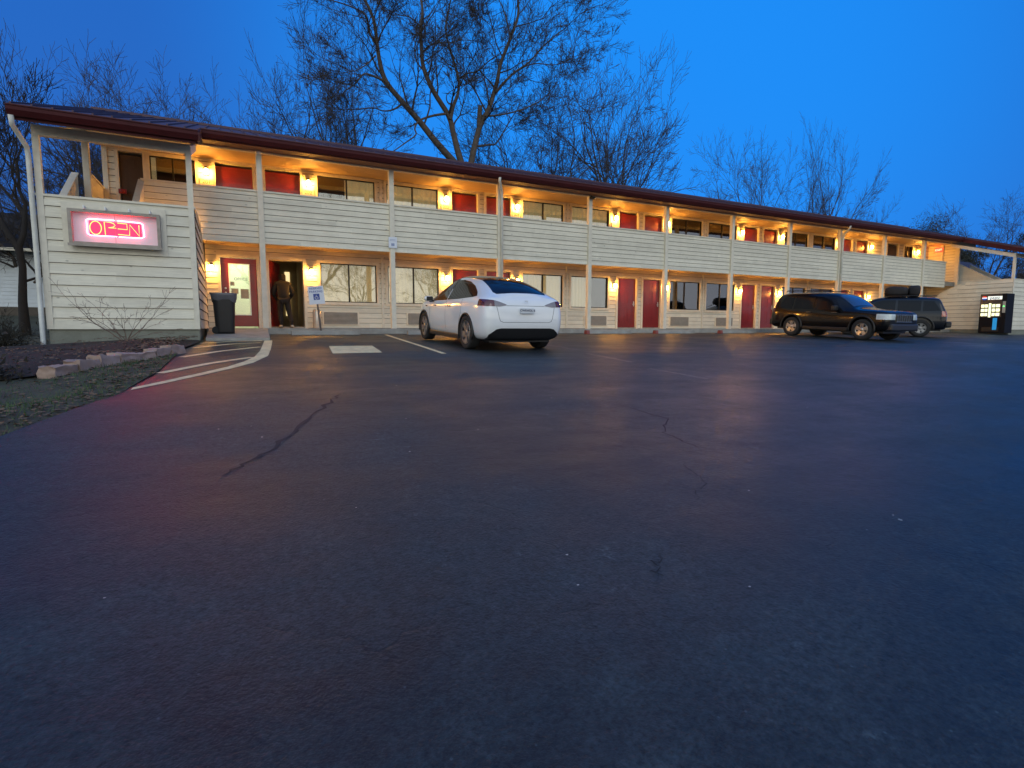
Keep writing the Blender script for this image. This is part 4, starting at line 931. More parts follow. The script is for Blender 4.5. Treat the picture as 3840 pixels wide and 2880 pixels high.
for s in (1, -1):
    for poly in ([(-.72, 1.10), (-.05, 1.07), (-.05, 1.52), (-.45, 1.52)], [(.02, 1.07), (.85, 1.055), (.85, 1.54), (.02, 1.53)], [(.93, 1.055), (1.98, 1.04), (1.62, 1.46), (1.4, 1.53), (.93, 1.54)]):
        finish(shell(oj, poly, 'y', *sorted((s*.4, s*1.2)), d=.004), 'window', M_tint, jp)
    mm = MB(); mm.tube([(-.55, s*.60, 1.73), (-.5, s*.60, 1.77), (1.2, s*.60, 1.77), (1.3, s*.60, 1.72)], .018, 6); mm.build('roof_rail', M_black, jp)
    mm = MB(); mm.box(1.72, 1.88, s*1.02-.10, s*1.02+.10, 1.02, 1.20); mm.build('mirror', M_black, jp, bevel=.03)
    for x in (0, 2.78):
        mm = MB(); mm.tube([(x+.46*math.cos(a), s*.925, .38+.46*math.sin(a)) for a in [R(-12+k*12) for k in range(18)]], .03, 6); mm.build('arch_trim', M_black, jp)
    mm = MB(); mm.box(.5, 2.28, s*.92-.03, s*.92+.03, .30, .42); mm.build('sill', M_black, jp, bevel=.02)
    for x in (.72, 1.75):
        mm = MB(); mm.box(x-.10, x+.10, s*.945-.012, s*.945+.012, .93, .96); mm.build('handle', mat('glinting_handle', (.25, .25, .25), .15, metal=1), jp, bevel=.006)
    finish(shell(oj, [(s*1.2, .74), (s*.54, .74), (s*.54, .93), (s*1.2, .93)][::s], 'x', 3.25, 3.9, d=.010), 'headlight', mat('clear_headlight', (.55, .62, .62), .12, coat=1, noise=.2, scale=8), jp)
    finish(shell(oj, [(s*1.2, .92), (s*.80, .92), (s*.80, 1.12), (s*1.2, 1.12)][::s], 'x', -1.2, -.80, d=.010), 'tail_lamp', M_tail, jp)
ws = [(2.36, 1.13), (2.5, 1.3), (1.9, 1.8), (1.60, 1.72), (1.60, 1.60), (2.0, 1.3)]
finish(shell(oj, [(2.30, -.68), (2.30, .68), (1.70, .60), (1.70, -.60)], 'z', 1.05, 1.9, d=.004), 'windscreen', mat('reflective_windscreen', (.03, .04, .045), .04, spec=1, coat=1), jp)
finish(shell(oj, [(-.55, 1.12), (.55, 1.12), (.50, 1.55), (-.50, 1.55)], 'x', -1.3, -.4, d=.004), 'rear_window', M_tint, jp)
mm = MB()
for k in range(7):
    y = -.40+k*.133; mm.box(3.625, 3.70, y-.062, y-.034, .68, .90)
mm.box(3.62, 3.69, -.48, .45, .895, .925); mm.box(3.62, 3.69, -.48, .45, .66, .685); mm.build('grille', mat('chrome', (.7, .7, .7), .12, metal=1), jp)
mm = MB(); mm.box(3.60, 3.668, -.46, .44, .68, .90); mm.build('grille_backing', M_black, jp)
mm = MB(); mm.box(3.50, 3.74, -.80, .80, .36, .60); mm.build('bumper', mat('dark_bumper', (.02, .02, .024), .4), jp, bevel=.05)
mm = MB(); mm.box(-1.12, -.95, -.78, .78, .42, .66); mm.build('rear_bumper', M_black, jp, bevel=.05)
for x in (0, 2.78):
    for s in (-1, 1): wheel(jp, x, s*.80, s, .37, .225, 5, mat('bright_alloy_rim', (.62, .60, .56), .25, metal=.9), .245, .12)
un = MB(); un.box(-.8, 3.4, -.66, .66, .26, .45); un.build('underbody', M_black, jp)

# dark blue suv with a roof bag
sv = thing('parked_car', 'dark blue older SUV with bulky dark luggage on its roof', 'car', (29.05, -3.85, gz(-3.85)), 'cars parked at the motel')
sv.rotation_euler = (0, -.04, 2.08)
M_db = mat('dark_blue_car_paint', (.005, .007, .013), .18, noise=.1, spec=.35, coat=.25)
osv = suv_body('body', sv, M_db, (4.3, 2.58, .88, 1.68, -.86, 3.35, 0, .45, 0))
for s in (1, -1):
    for poly, gm in (([(-.62, 1.10), (-.02, 1.07), (-.02, 1.49), (-.38, 1.48)], M_tint), ([(.05, 1.07), (.85, 1.055), (.85, 1.50), (.05, 1.50)], M_tint), ([(.93, 1.055), (1.98, 1.04), (1.62, 1.42), (1.4, 1.49), (.93, 1.50)], M_tint)):
        finish(shell(osv, poly, 'y', *sorted((s*.4, s*1.2)), d=.004), 'window', gm, sv)
    mm = MB(); mm.box(1.75, 1.90, s*.97-.09, s*.97+.09, 1.02, 1.18); mm.build('mirror', M_black, sv, bevel=.03)
    for x in (0, 2.58):
        mm = MB(); mm.tube([(x+.45*math.cos(a), s*.875, .38+.45*math.sin(a)) for a in [R(-12+k*12) for k in range(18)]], .03, 6); mm.build('arch_trim', M_black, sv)
    finish(shell(osv, [(s*1.2, .86), (s*.66, .86), (s*.66, 1.08), (s*1.2, 1.08)][::s], 'x', -1.2, -.66, d=.012), 'tail_lamp', mat('red_amber_lamp', (.35, .07, .03), .2, coat=1), sv)
    mm = MB(); mm.tube([(-.45, s*.56, 1.70), (1.2, s*.56, 1.71)], .018, 6); mm.build('roof_rail', M_black, sv)
finish(shell(osv, [(-.60, 1.12), (.60, 1.12), (.55, 1.56), (-.55, 1.56)], 'x', -1.3, -.3, d=.006), 'rear_window', mat('reflective_windscreen', (.03, .04, .045), .04), sv)
finish(shell(osv, [(2.30, -.62), (2.30, .62), (1.75, .55), (1.75, -.55)], 'z', 1.05, 1.9, d=.004), 'windscreen', M_tint, sv)
mm = MB(); mm.box(-1.02, -.82, -.84, .84, .42, .66); mm.build('rear_bumper', M_black, sv, bevel=.05)
mm = MB(); mm.box(-.90, -.875, -.15, .15, .80, .93); mm.build('licence_plate', mat('plate_white', (.7, .7, .7)), sv)
for x in (0, 2.58):
    for s in (-1, 1): wheel(sv, x, s*.76, s, .36, .21, 6, mat('dull_rim', (.3, .3, .3), .4, metal=.8), .235, .09)
un = MB(); un.box(-.7, 3.1, -.62, .62, .26, .45); un.build('underbody', M_black, sv)
import mathutils.noise as mno
def lump(cx, cy, cz, rx, ry, rz_, seed):
    bm = bmesh.new(); bmesh.ops.create_icosphere(bm, subdivisions=3, radius=1)
    for v in bm.verts:
        p = v.co.copy(); q = Vector([math.copysign(abs(c)**.55, c) for c in p]); n = 1+.10*mno.noise(p*1.8+Vector((seed, 0, 0))); v.co = Vector((q.x*rx*n, q.y*ry*n, q.z*rz_*n))+Vector((cx, cy, cz))
    me = bpy.data.meshes.new('l'); bm.to_mesh(me); bm.free(); return me
bag = thing('roof_luggage', 'bulky dark bags strapped on the roof of the dark blue SUV', 'luggage', sv.location)
bag.rotation_euler = sv.rotation_euler
finish(lump(.95, .15, 1.90, .42, .42, .20, 1), 'bag', mat('dark_fabric', (.015, .014, .016), .8), bag, sharp=80)
finish(lump(.32, -.1, 1.93, .22, .44, .24, 5), 'bag', mat('dark_fabric', (.015, .014, .016)), bag, sharp=80)

# ------------------------------------------------------------------ person entering the room
per = thing('person', 'person in dark hooded jacket stooping into the open doorway seen from behind', 'person', (4.28, 1.40, .0))
def skin(name, verts, edges, rads, m, parent, root=0, sub=2):
    me = bpy.data.meshes.new(name); me.from_pydata(verts, edges, []); o = bpy.data.objects.new(name, me); C.objects.link(o)
    o.modifiers.new('skin', 'SKIN'); 
    for i, r_ in enumerate(rads): me.skin_vertices[0].data[i].radius = (r_, r_) if not hasattr(r_, '__len__') else r_
    me.skin_vertices[0].data[root].use_root = True
    sm = o.modifiers.new('s', 'SUBSURF'); sm.levels = sub; sm.render_levels = sub
    r = evalmesh(o); bpy.data.objects.remove(o); return finish(r, name, m, parent, sharp=180)
M_jk = mat('dark_brown_jacket', (.009, .007, .006), .85, noise=.25, scale=9, bump=.4, bscale=25)
M_tr = mat('dark_trousers', (.011, .009, .009), .85, noise=.25, scale=9, bump=.3, bscale=25)
M_sk = mat('skin', (.35, .2, .14), .5)
# body: pelvis, spine, neck, head, arms, legs (facing +y, leaning forward)
V = [(0, .02, .88), (0, .05, 1.02), (0, .12, 1.20), (0, .22, 1.36), (0, .32, 1.44), (-.0, .40, 1.52), (0, .44, 1.58),
     (-.09, .02, .86), (-.11, .10, .50), (-.10, -.02, .13), (-.11, .07, .05), (.09, .02, .86), (.14, .02, .48), (.20, -.10, .12), (.21, -.02, .05),
     (-.17, .24, 1.34), (-.27, .22, 1.10), (-.20, .36, .92), (-.15, .44, .88), (.17, .24, 1.34), (.26, .22, 1.10), (.22, .38, .95), (.17, .46, .91)]
E_ = [(0, 1), (1, 2), (2, 3), (3, 4), (4, 5), (5, 6), (0, 7), (7, 8), (8, 9), (9, 10), (0, 11), (11, 12), (12, 13), (13, 14), (3, 15), (15, 16), (16, 17), (17, 18), (3, 19), (19, 20), (20, 21), (21, 22)]
Rr = [(.15, .12), (.155, .12), (.17, .125), (.17, .12), .065, .07, .05, .10, .072, .048, .045, .10, .072, .048, .045, .075, .055, .042, .035, .075, .055, .042, .035]
skin('body', V, E_, Rr, M_jk, per)
tr_V = [(0, .02, .92), (-.09, .02, .86), (-.11, .10, .50), (-.10, -.02, .15), (.09, .02, .86), (.14, .02, .48), (.20, -.10, .15)]
skin('trousers', tr_V, [(0, 1), (1, 2), (2, 3), (0, 4), (4, 5), (5, 6)], [(.155, .13), .112, .084, .066, .112, .084, .066], M_tr, per)
jk_V = [(0, .02, .84), (0, .06, 1.05), (0, .14, 1.24), (0, .24, 1.39), (0, .32, 1.46), (-.18, .24, 1.35), (-.28, .22, 1.10), (-.21, .35, .94), (.18, .24, 1.35), (.27, .22, 1.10), (.23, .37, .97)]
skin('jacket', jk_V, [(0, 1), (1, 2), (2, 3), (3, 4), (3, 5), (5, 6), (6, 7), (3, 8), (8, 9), (9, 10)], [(.185, .15), (.185, .15), (.20, .155), (.17, .14), .10, .095, .075, .055, .095, .075, .055], M_jk, per)
hd = bmesh.new(); bmesh.ops.create_uvsphere(hd, u_segments=20, v_segments=14, radius=1)
for v in hd.verts:
    c = v.co; c.x *= .078; c.y *= .098; c.z *= .118
    if c.y > .06 and abs(c.x) < .018 and -.04 < c.z < .02: c.y += .02
me = bpy.data.meshes.new('h'); hd.to_mesh(me); hd.free(); me.transform(Matrix.Translation((0, .44, 1.56)) @ Matrix.Rotation(R(-35), 4, 'X')); finish(me, 'head', M_sk, per, sharp=180)
me = lump(0, .40, 1.56, .108, .115, .135, 3); finish(me, 'hood', M_jk, per, sharp=180)
for hand_x, hy, hz in ((-.15, .46, .86), (.17, .48, .89)):
    vs = [(0, 0, 0), (0, .03, -.03), (0, .07, -.05)]; es = [(0, 1), (1, 2)]; rs = [(.022, .03), (.018, .036), (.014, .034)]
    for k, fx_ in enumerate((-.026, -.009, .009, .026)):
        b_ = len(vs); vs += [(fx_, .095, -.062), (fx_, .12, -.085+abs(k-1.5)*.006)]; es += [(2, b_), (b_, b_+1)]; rs += [.009, .007]
    b_ = len(vs); sgn = 1 if hand_x < 0 else -1; vs += [(sgn*.035, .04, -.045), (sgn*.045, .065, -.065)]; es += [(1, b_), (b_, b_+1)]; rs += [.011, .008]
    skin('hand', [(hand_x+x, hy+y, hz+z) for x, y, z in vs], es, rs, M_sk, per, sub=1)
for sx, sy in ((-.11, .03), (.205, -.06)):
    me = lump(sx, sy+.02, .055, .048, .135, .05, 2); finish(me, 'shoe', mat('pale_shoe', (.35, .30, .24), .7), per, sharp=180)

# ------------------------------------------------------------------ left bed: stones, shrub
rnd = random.Random(11)
P0 = Vector((.72, -8.45)); P1 = Vector((1.98, -6.05)); L_ = (P1-P0).length; n = 7
names = ['nearest', 'second', 'third', 'middle', 'fifth', 'sixth', 'farthest']
for lev in (0,):
    for i in range(n):
        c = P0.lerp(P1, (i+.5)/n); ang = math.atan2(P1.y-P0.y, P1.x-P0.x)+rnd.uniform(-.08, .08)
        bm = bmesh.new(); bmesh.ops.create_cube(bm, size=1); bmesh.ops.subdivide_edges(bm, edges=bm.edges[:], cuts=4, use_grid_fill=True)
        for v in bm.verts:
            q = v.co.copy(); v.co = Vector((q.x*(L_/n-.02), q.y*.22, q.z*(.15+.05*((i*7) % 3)/2))); v.co += Vector([mno.noise(q*2.5+Vector((i*3.1, k*7, 0))) for k in range(3)])*.035
        me = bpy.data.meshes.new('s'); bm.to_mesh(me); bm.free()
        o = finish(me, 'edging_stone', mat('grey_pink_block', (.36, .26, .215), .9, noise=.25, scale=6, bump=.6, bscale=30), None, sharp=50)
        o.location = (c.x, c.y, yard(c.x, c.y)+.06+rnd.uniform(-.02, .02)); o.rotation_euler = (rnd.uniform(-.14, .06), rnd.uniform(-.09, .09), ang+rnd.uniform(-.12, .12))
        tag(o, '%s rough edging block of the bed, counting from the lot side of the photo left' % names[i] if i in (0, 3, 6) else '%s rough grey edging block from the left in the bed border' % names[i], 'edging stone', 'rough blocks edging the planting bed')

# ------------------------------------------------------------------ bare trees
def grow(mbT, mbC, pos, d, length, rad, level, maxl, rnd, up=.07, wob=.16, split=(3, 5), ratio=.62, spread=.75, mr=.0075):
    nseg = 6 if level < 2 else (4 if level < maxl-1 else 3); pts = [pos.copy()]; rads = [rad]; dd = d.copy(); kids = []
    for i in range(nseg):
        dd = (dd + Vector((rnd.gauss(0, wob), rnd.gauss(0, wob), rnd.gauss(0, wob)*.7+up))).normalized()
        pos = pos + dd*(length/nseg); pts.append(pos.copy()); t = (i+1)/nseg; rads.append(max(mr, rad*(1-.68*t)))
        kids.append((pos.copy(), dd.copy(), rads[-1], t))
    (mbT if level <= 1 else mbC).tube(pts, rads, 7 if level == 0 else (6 if level == 1 else (4 if level == 2 else 3)), cap=False)
    if level >= maxl: return
    k = rnd.randint(*split)
    for j in range(k):
        t = .25+.75*(j+rnd.random())/k; idx = min(nseg-1, int(t*nseg)); p, q, r_, _ = kids[idx]
        ax = Vector((rnd.gauss(0, 1), rnd.gauss(0, 1), rnd.gauss(0, .6))); ax = (ax - q*ax.dot(q)).normalized()
        nd_ = (q + ax*rnd.uniform(.55, 1.1)*spread).normalized()
        grow(mbT, mbC, p, nd_, length*ratio*rnd.uniform(.7, 1.15)*(1.1-.35*t), max(min(.004, mr), min(r_*.8, rad*.55)), level+1, maxl, rnd, up, wob, split, ratio, spread, mr)
    p, q, r_, _ = kids[-1]; grow(mbT, mbC, p, q, length*ratio, r_, level+1, maxl, rnd, up, wob, split, ratio, spread, mr)
def tree_obj(label, loc, mbT, mbC, cat='tree', group='bare trees behind the motel', mt=None, mc=None):
    t = thing('bare_tree', label, cat, loc, group)
    Mi = Matrix.Translation(-Vector(loc)); mbT.build('trunk', mt or M_bark, t, Mi); mbC.build('crown', mc or M_twig, t, Mi); return t
def proc_tree(seed, H, trunk_frac=.25, r=.22, **kw):
    rnd = random.Random(seed); T, Cc = MB(), MB(); hb = H*trunk_frac
    T.tube([(0, 0, -.3), (.03, 0, hb*.5), (0, .05, hb)], [r*1.35, r*1.1, r], 9, cap=False)
    k = kw.pop('limbs', 4)
    for j in range(k):
        a = 2*math.pi*(j+rnd.random()*.6)/k; tilt_ = rnd.uniform(.25, .6)*kw.get('spread', .75)/.75
        if j == 0: tilt_ = .08
        grow(T, Cc, Vector((0, .05, hb*rnd.uniform(.85, 1))), Vector((math.cos(a)*tilt_, math.sin(a)*tilt_, 1)).normalized(), H*.44*rnd.uniform(.75, 1.1), r*.66, 1, 5, rnd, **kw)
    return T, Cc
protos = [proc_tree(101, 12, .25, .2, up=.045, wob=.15, spread=.95, split=(3, 5)), proc_tree(202, 12, .33, .19, limbs=4, up=.07, wob=.13, spread=.85, split=(3, 4)), proc_tree(303, 12, .15, .24, limbs=6, up=.04, wob=.17, spread=1.05, split=(3, 5))]
PH = [max(v[2] for v in Cc.v)*.97 for T, Cc in protos]
pobj = []
def place(kind, px, ytop, yplane, seed, label, zbase=0.0, wide=1.0, group='bare trees behind the motel'):
    top = at(px, ytop, yplane); H = (top.z-zbase); s = H/PH[kind]*(1.13 if 1000 < px < 3200 else (1.06 if px < 1000 else .95))
    if kind not in [k for k, _ in pobj]:
        t = tree_obj(label, (0, 0, 0), *protos[kind], group=group); pobj.append((kind, t))
    else: t = copy_tree([o for k, o in pobj if k == kind][0])
    t.location = (top.x, top.y, zbase); t.scale = (s*wide, s*wide, s); t.rotation_euler = (0, 0, seed*1.7); t['label'] = label; return t
place(0, 90, 250, 15, 1, 'bare tree at the left edge behind the stair tower')
place(2, 300, 310, 19, 2, 'low bushy bare tree above the stair tower roof')
place(1, 470, 215, 17, 3, 'bare tree with one long bent limb above the left roof')
place(0, 700, 250, 20, 4, 'bare tree above the roof over room 201', wide=.8)
place(2, 10, 560, 15, 5, 'small dark bare tree seen left of the downspout', wide=1.2)
place(2, 235, 560, 12, 31, 'small bare tree seen through the stair tower opening', wide=1.3)
place(1, 1170, 110, 21, 5, 'tall slim bare tree left of the big maple', wide=.62)
place(0, 1010, 240, 20, 6, 'thin bare tree between the slim tree and room 202 roof', wide=.75)
place(1, 1350, 120, 17, 7, 'upright bare tree overlapping the left limbs of the big maple', wide=.6)
place(2, 1960, 370, 19, 8, 'bushy bare tree right behind the big maple trunk', wide=.8)
place(0, 2130, 350, 22, 9, 'bare tree in the group right of the big maple', wide=.75)
place(2, 2330, 225, 20, 10, 'fan shaped bare tree at the right of the large group', wide=.72)
place(0, 2840, 520, 34, 11, 'small bare tree standing alone over the middle right roof', wide=.62)
place(1, 3020, 570, 34, 12, 'slender bare tree left of the tallest right hand tree', wide=.6)
place(1, 3140, 480, 32, 13, 'tallest bare tree above the right part of the roof', wide=.5)
place(0, 3260, 690, 34, 14, 'small bare tree right of the tallest right hand tree', wide=.7)
place(0, 3370, 760, 36, 32, 'low bare tree left of the dense dark tree', wide=1.1)
place(2, 3700, 700, 34, 15, 'spreading bare tree at the far right above the stairs')
place(2, 3840, 900, 24, 16, 'dark bare tree at the right edge behind the far stairs', wide=1.2)
# big maple
rnd = random.Random(77); T, Cc = MB(), MB(); YP = 15.0
def cp(x, y): return 900+x*.7233, y*.7236
def limb(pts, r0, r1, ys, kids=7, klen=3.2, lvl=2):
    P = []
    for i, (x, y) in enumerate(pts):
        yy = YP + ys[0]+(ys[1]-ys[0])*i/(len(pts)-1) + rnd.uniform(-.15, .15); P.append(at(*cp(x, y), yy))
    Q = []                                   # smooth
    for i in range(len(P)-1):
        p0, p1, p2, p3 = P[max(i-1, 0)], P[i], P[i+1], P[min(i+2, len(P)-1)]
        for k in range(4):
            t = k/4; Q.append(.5*((2*p1)+(p2-p0)*t+(2*p0-5*p1+4*p2-p3)*t*t+(3*p1-p0-3*p2+p3)*t**3))
    Q.append(P[-1]); rr = [(r0+(r1-r0)*(i/(len(Q)-1))**.8)*.8 for i in range(len(Q))]
    T.tube(Q, rr, 8, cap=False)
    for j in range(kids):
        i = int(len(Q)*(.22+.75*(j+rnd.random())/kids)); i = min(i, len(Q)-2); d = (Q[i+1]-Q[i]).normalized()
        ax = Vector((rnd.gauss(0, 1), rnd.gauss(0, .8), rnd.gauss(0, .5)+.2)); ax = (ax-d*ax.dot(d)).normalized()
        grow(T, Cc, Q[i].copy(), (d*.7+ax*.9).normalized(), klen*rnd.uniform(.6, 1.1), max(.02, rr[i]*.42), lvl, 5, rnd, up=.05, wob=.2, split=(4, 6))
    grow(T, Cc, Q[-1].copy(), (Q[-1]-Q[-2]).normalized(), klen, r1*.95, lvl, 5, rnd, up=.06, wob=.18, split=(4, 6))
base = at(*cp(1165, 900), YP); root = Vector((base.x, base.y, 0)); hub = at(*cp(1160, 880), YP)
T.tube([root+Vector((0, 0, -.3)), root+Vector((.1, 0, 1.5)), hub+Vector((0, 0, -1.2)), hub], [.55, .42, .36, .36], 12, cap=False)
limb([(1150, 885), (1090, 820), (1010, 730), (930, 630), (850, 540), (760, 430), (725, 330), (710, 230), (690, 100), (640, -10), (600, -80)], .30, .07, (0, -1.5), 12)
limb([(755, 425), (690, 395), (640, 385), (600, 430), (545, 470)], .09, .03, (-.8, -1.6), 5, 2)
limb([(712, 240), (670, 170), (650, 80), (560, 30), (440, -5)], .09, .03, (-1.2, -2.5), 7, 2.4)
limb([(700, 290), (660, 330), (590, 370), (540, 350)], .06, .02, (-1.2, -2), 4, 1.6)
limb([(840, 540), (790, 570), (740, 575), (690, 560), (620, 565)], .07, .025, (-.6, -1.6), 5, 1.8)
limb([(1160, 885), (1130, 790), (1105, 690), (1080, 600), (1000, 470), (950, 350), (940, 250), (935, 150), (945, 60), (935, -30), (950, -120)], .28, .07, (0, 1), 12)
limb([(1065, 590), (1000, 600), (930, 625), (905, 665), (910, 700), (850, 745), (780, 795)], .10, .03, (.3, -1.5), 5, 1.6)
limb([(960, 375), (915, 320), (905, 240), (925, 175)], .07, .03, (.6, 1.2), 3, 1.6)
limb([(955, 255), (1010, 225), (1110, 218), (1140, 205)], .05, .02, (.8, 0), 3, 1.5)
limb([(935, 140), (880, 90), (830, 80), (770, 55)], .06, .02, (.9, 0), 5, 2)
limb([(1090, 620), (1105, 550), (1130, 480), (1130, 400), (1110, 330), (1080, 230), (1065, 140), (1085, 30), (1100, -60)], .15, .05, (0, 2), 10, 2.8)
limb([(1140, 405), (1180, 380), (1230, 370), (1290, 315), (1330, 290)], .07, .03, (1, 0), 5, 2)
limb([(1105, 545), (1075, 530), (1072, 490), (1115, 460)], .06, .02, (.2, -.6), 1, 1)
limb([(1190, 885), (1215, 760), (1245, 650), (1290, 560), (1330, 430), (1350, 330), (1400, 200), (1440, 80), (1440, -20), (1460, -110)], .27, .06, (0, -1), 13)
limb([(1240, 655), (1240, 600), (1245, 548)], .21, .17, (-.2, -.3), 0, .01)
limb([(1325, 480), (1375, 420), (1430, 370), (1500, 320), (1580, 230), (1680, 150)], .12, .03, (-.5, -2.5), 9, 2.6)
limb([(1430, 370), (1520, 330), (1640, 335), (1740, 290)], .06, .02, (-1, -2), 6, 2.2)
limb([(1400, 195), (1385, 120), (1360, 40), (1330, -20)], .07, .03, (-.8, 0), 6, 2)
limb([(1255, 600), (1310, 600), (1400, 585), (1480, 560), (1560, 520)], .09, .03, (-.3, -2), 6, 2.2)
limb([(1215, 760), (1290, 750), (1330, 740), (1390, 640), (1440, 560)], .10, .03, (.5, 1.8), 7, 2.4)
tree_obj('huge bare maple with several thick spreading limbs behind the motel', tuple(root), T, Cc, group=None)

# dense dark tree right, hedge mass
def leafy(label, px, pyt, yplane, w, seed, zb=0):
    top = at(px, pyt, yplane); H = top.z-zb; rnd = random.Random(seed); T, Cc = MB(), MB()
    T.tube([(0, 0, 0), (0, 0, H*.6)], [.25, .1], 7, cap=False)
    cl = [(rnd.uniform(-w, w)*.8, rnd.uniform(-w, w)*.6, H*rnd.uniform(.45, .9), rnd.uniform(.25, .45)*w) for _ in range(14)]
    for k in range(9000):
        x, y, z, r_ = cl[rnd.randrange(14)]; d = Vector((rnd.gauss(0, 1), rnd.gauss(0, 1), rnd.gauss(0, 1))).normalized()*r_*rnd.random()**.4
        p = Vector((x, y, z))+d; a = Vector((rnd.gauss(0, 1), rnd.gauss(0, 1), rnd.gauss(0, 1)))*.09; b_ = Vector((rnd.gauss(0, 1), rnd.gauss(0, 1), rnd.gauss(0, 1)))*.09
        Cc.add([p, p+a, p+b_], [(0, 1, 2)])
    t = thing('dense_tree', label, 'tree', (top.x, top.y, zb), 'dense dark trees beyond the far end'); T.build('trunk', M_bark, t); Cc.build('crown', mat('dark_foliage', (.035, .04, .03), .9, noise=.4, scale=1), t)
leafy('dense dark rounded tree above the far right roof', 3500, 790, 34, 5.0, 4)
leafy('dense dark tree seen through the far stair opening', 3640, 900, 22, 2.6, 6)
leafy('dark treetop at the far right edge of the roofline', 3835, 860, 30, 3.0, 8)

# shrub in the bed
rnd = random.Random(9); T, Cc = MB(), MB(); sx, sy = .95, -4.1; sz = yard(sx, sy)+.08
for dirx, ln, r_ in ((-.75, 1.25, .018), (-.95, .9, .012), (.55, 1.1, .017), (.25, .9, .014), (-.25, .8, .012), (.9, .8, .010), (-.45, 1.0, .014), (.05, .6, .01), (.7, .6, .009), (-.6, .5, .009)):
    grow(T, Cc, Vector((sx+rnd.uniform(-.04, .04), sy+rnd.uniform(-.04, .04), sz)), Vector((dirx*1.0, rnd.uniform(-.3, .1), 1)).normalized(), ln*.80, r_*.65, 1, 3, rnd, up=-.02, wob=.17, split=(2, 4), ratio=.45, spread=.9, mr=.0028)
tree_obj('leafless shrub in front of the stair tower siding', (sx, sy, sz), T, Cc, 'shrub', group=None, mt=mat('brown_stem', (.16, .11, .085), .8), mc=mat('brown_stem', (.16, .11, .085))).name = 'bare_shrub'
# scrubby dark bushes at the left edge
def scrub(label, x, y, w, h, seed):
    rnd = random.Random(seed); T, Cc = MB(), MB(); z = yard(x, y)
    for k in range(16):
        a = rnd.uniform(0, 6.28); grow(T, Cc, Vector((x+rnd.uniform(-.2, .2)*w, y+rnd.uniform(-.2, .2), z)), Vector((math.cos(a)*w/h, math.sin(a)*w/h*.5, 1)).normalized(), h*.7, .014, 2, 4, rnd, up=0, wob=.2, split=(4, 6), ratio=.6, mr=.003)
    T.tube([(x, y, z-.1), (x, y, z+.1)], .03, 6)
    for k in range(1200):
        px_ = x+rnd.gauss(0, w*.45); py_ = y+rnd.gauss(0, w*.3); pz_ = z+abs(rnd.gauss(0, h*.35)); p = Vector((px_, py_, pz_)); q = lambda: Vector((rnd.gauss(0, .03), rnd.gauss(0, .03), rnd.gauss(0, .03)))
        Cc.add([p, p+q(), p+q()], [(0, 1, 2)])
    t = thing('scrub_bush', label, 'bush', (x, y, z), 'dark scrubby bushes on the left slope'); Mi = Matrix.Translation((-x, -y, -z)); T.build('stem', M_bark, t, Mi); Cc.build('crown', mat('dead_leaf_scrub', (.03, .026, .017), .9, noise=.5, scale=8), t, Mi)
scrub('dark scrubby bush at the left end of the edging blocks', .05, -8.3, .45, .28, 1)
scrub('dark scrubby bush below the white neighbouring house', -2.2, -1.5, 1.2, .9, 2)
scrub('low dark bush at the left photo edge above the lawn', -1.6, -5.2, .9, .6, 3)
scrub('dark bush beside the foot of the downspout', -1.25, -3.2, .5, .6, 4)

# neighbouring house left, dark tree trunk in front of it
hs = thing('white_house', 'white neighbouring house with dark roof left of the motel', 'house', (-8.5, 14, .3))
m = MB()
z = .62
while z < 3.15: m.add([(-7, -.02, z), (6.6, -.02, z), (6.6, 0, z+.16), (-7, 0, z+.16)], [(0, 1, 2, 3)]); m.add([(-7, 0, z), (6.6, 0, z), (6.6, -.02, z), (-7, -.02, z)], [(0, 1, 2, 3)]); z += .16
m.box(-7, 6.6, .0, 8, .6, 3.2); m.build('wall', mat('white_house_siding', (.62, .68, .72), .6, noise=.08, scale=3), hs)
m = MB(); m.box(-6.95, 6.55, .02, 7.9, -.6, .6); m.build('foundation', mat('brown_house_base', (.10, .085, .07), .9), hs)
m = MB(); m.add([(-7.4, -.7, 3.05), (7.0, -.7, 3.05), (7.0, 4, 5.2), (-7.4, 4, 5.2), (-7.4, 8.7, 3.05), (7.0, 8.7, 3.05)], [(0, 1, 2, 3), (3, 2, 5, 4)]); m.box(-7.4, 7.0, -.72, -.68, 2.90, 3.06); m.build('roof', mat('dark_shingle', (.022, .02, .024), .9, noise=.25, scale=10), hs)
m = MB(); m.box(-7.4, 7.0, -.82, -.72, 2.92, 3.04); m.build('gutter', M_trim, hs)
rnd = random.Random(40); T, Cc = MB(), MB(); p0 = at(92, 1210, 4.0); z0 = yard(p0.x, 4)
tp = at(70, 930, 4.0)
T.tube([(p0.x, 4, z0-.2), (p0.x, 4, z0+1), (tp.x+.05, 4, tp.z-.6), (tp.x, 4, tp.z)], [.15, .11, .09, .10], 9, cap=False)
grow(T, Cc, Vector((tp.x, 4, tp.z)), Vector((-.3, 0, 1)).normalized(), 2.6, .10, 1, 5, rnd); grow(T, Cc, Vector((tp.x, 4, tp.z)), Vector((.35, .1, 1)).normalized(), 2.6, .09, 1, 5, rnd)
grow(T, Cc, Vector((tp.x+.02, 4, tp.z-1.0)), Vector((.8, 0, .35)).normalized(), 1.4, .05, 2, 4, rnd)
tree_obj('dark knobbly bare tree standing before the white house', (p0.x, 4, z0), T, Cc, group=None, mt=mat('black_bark', (.016, .013, .012), .95, noise=.3), mc=mat('black_bark', (.016, .013, .012)))
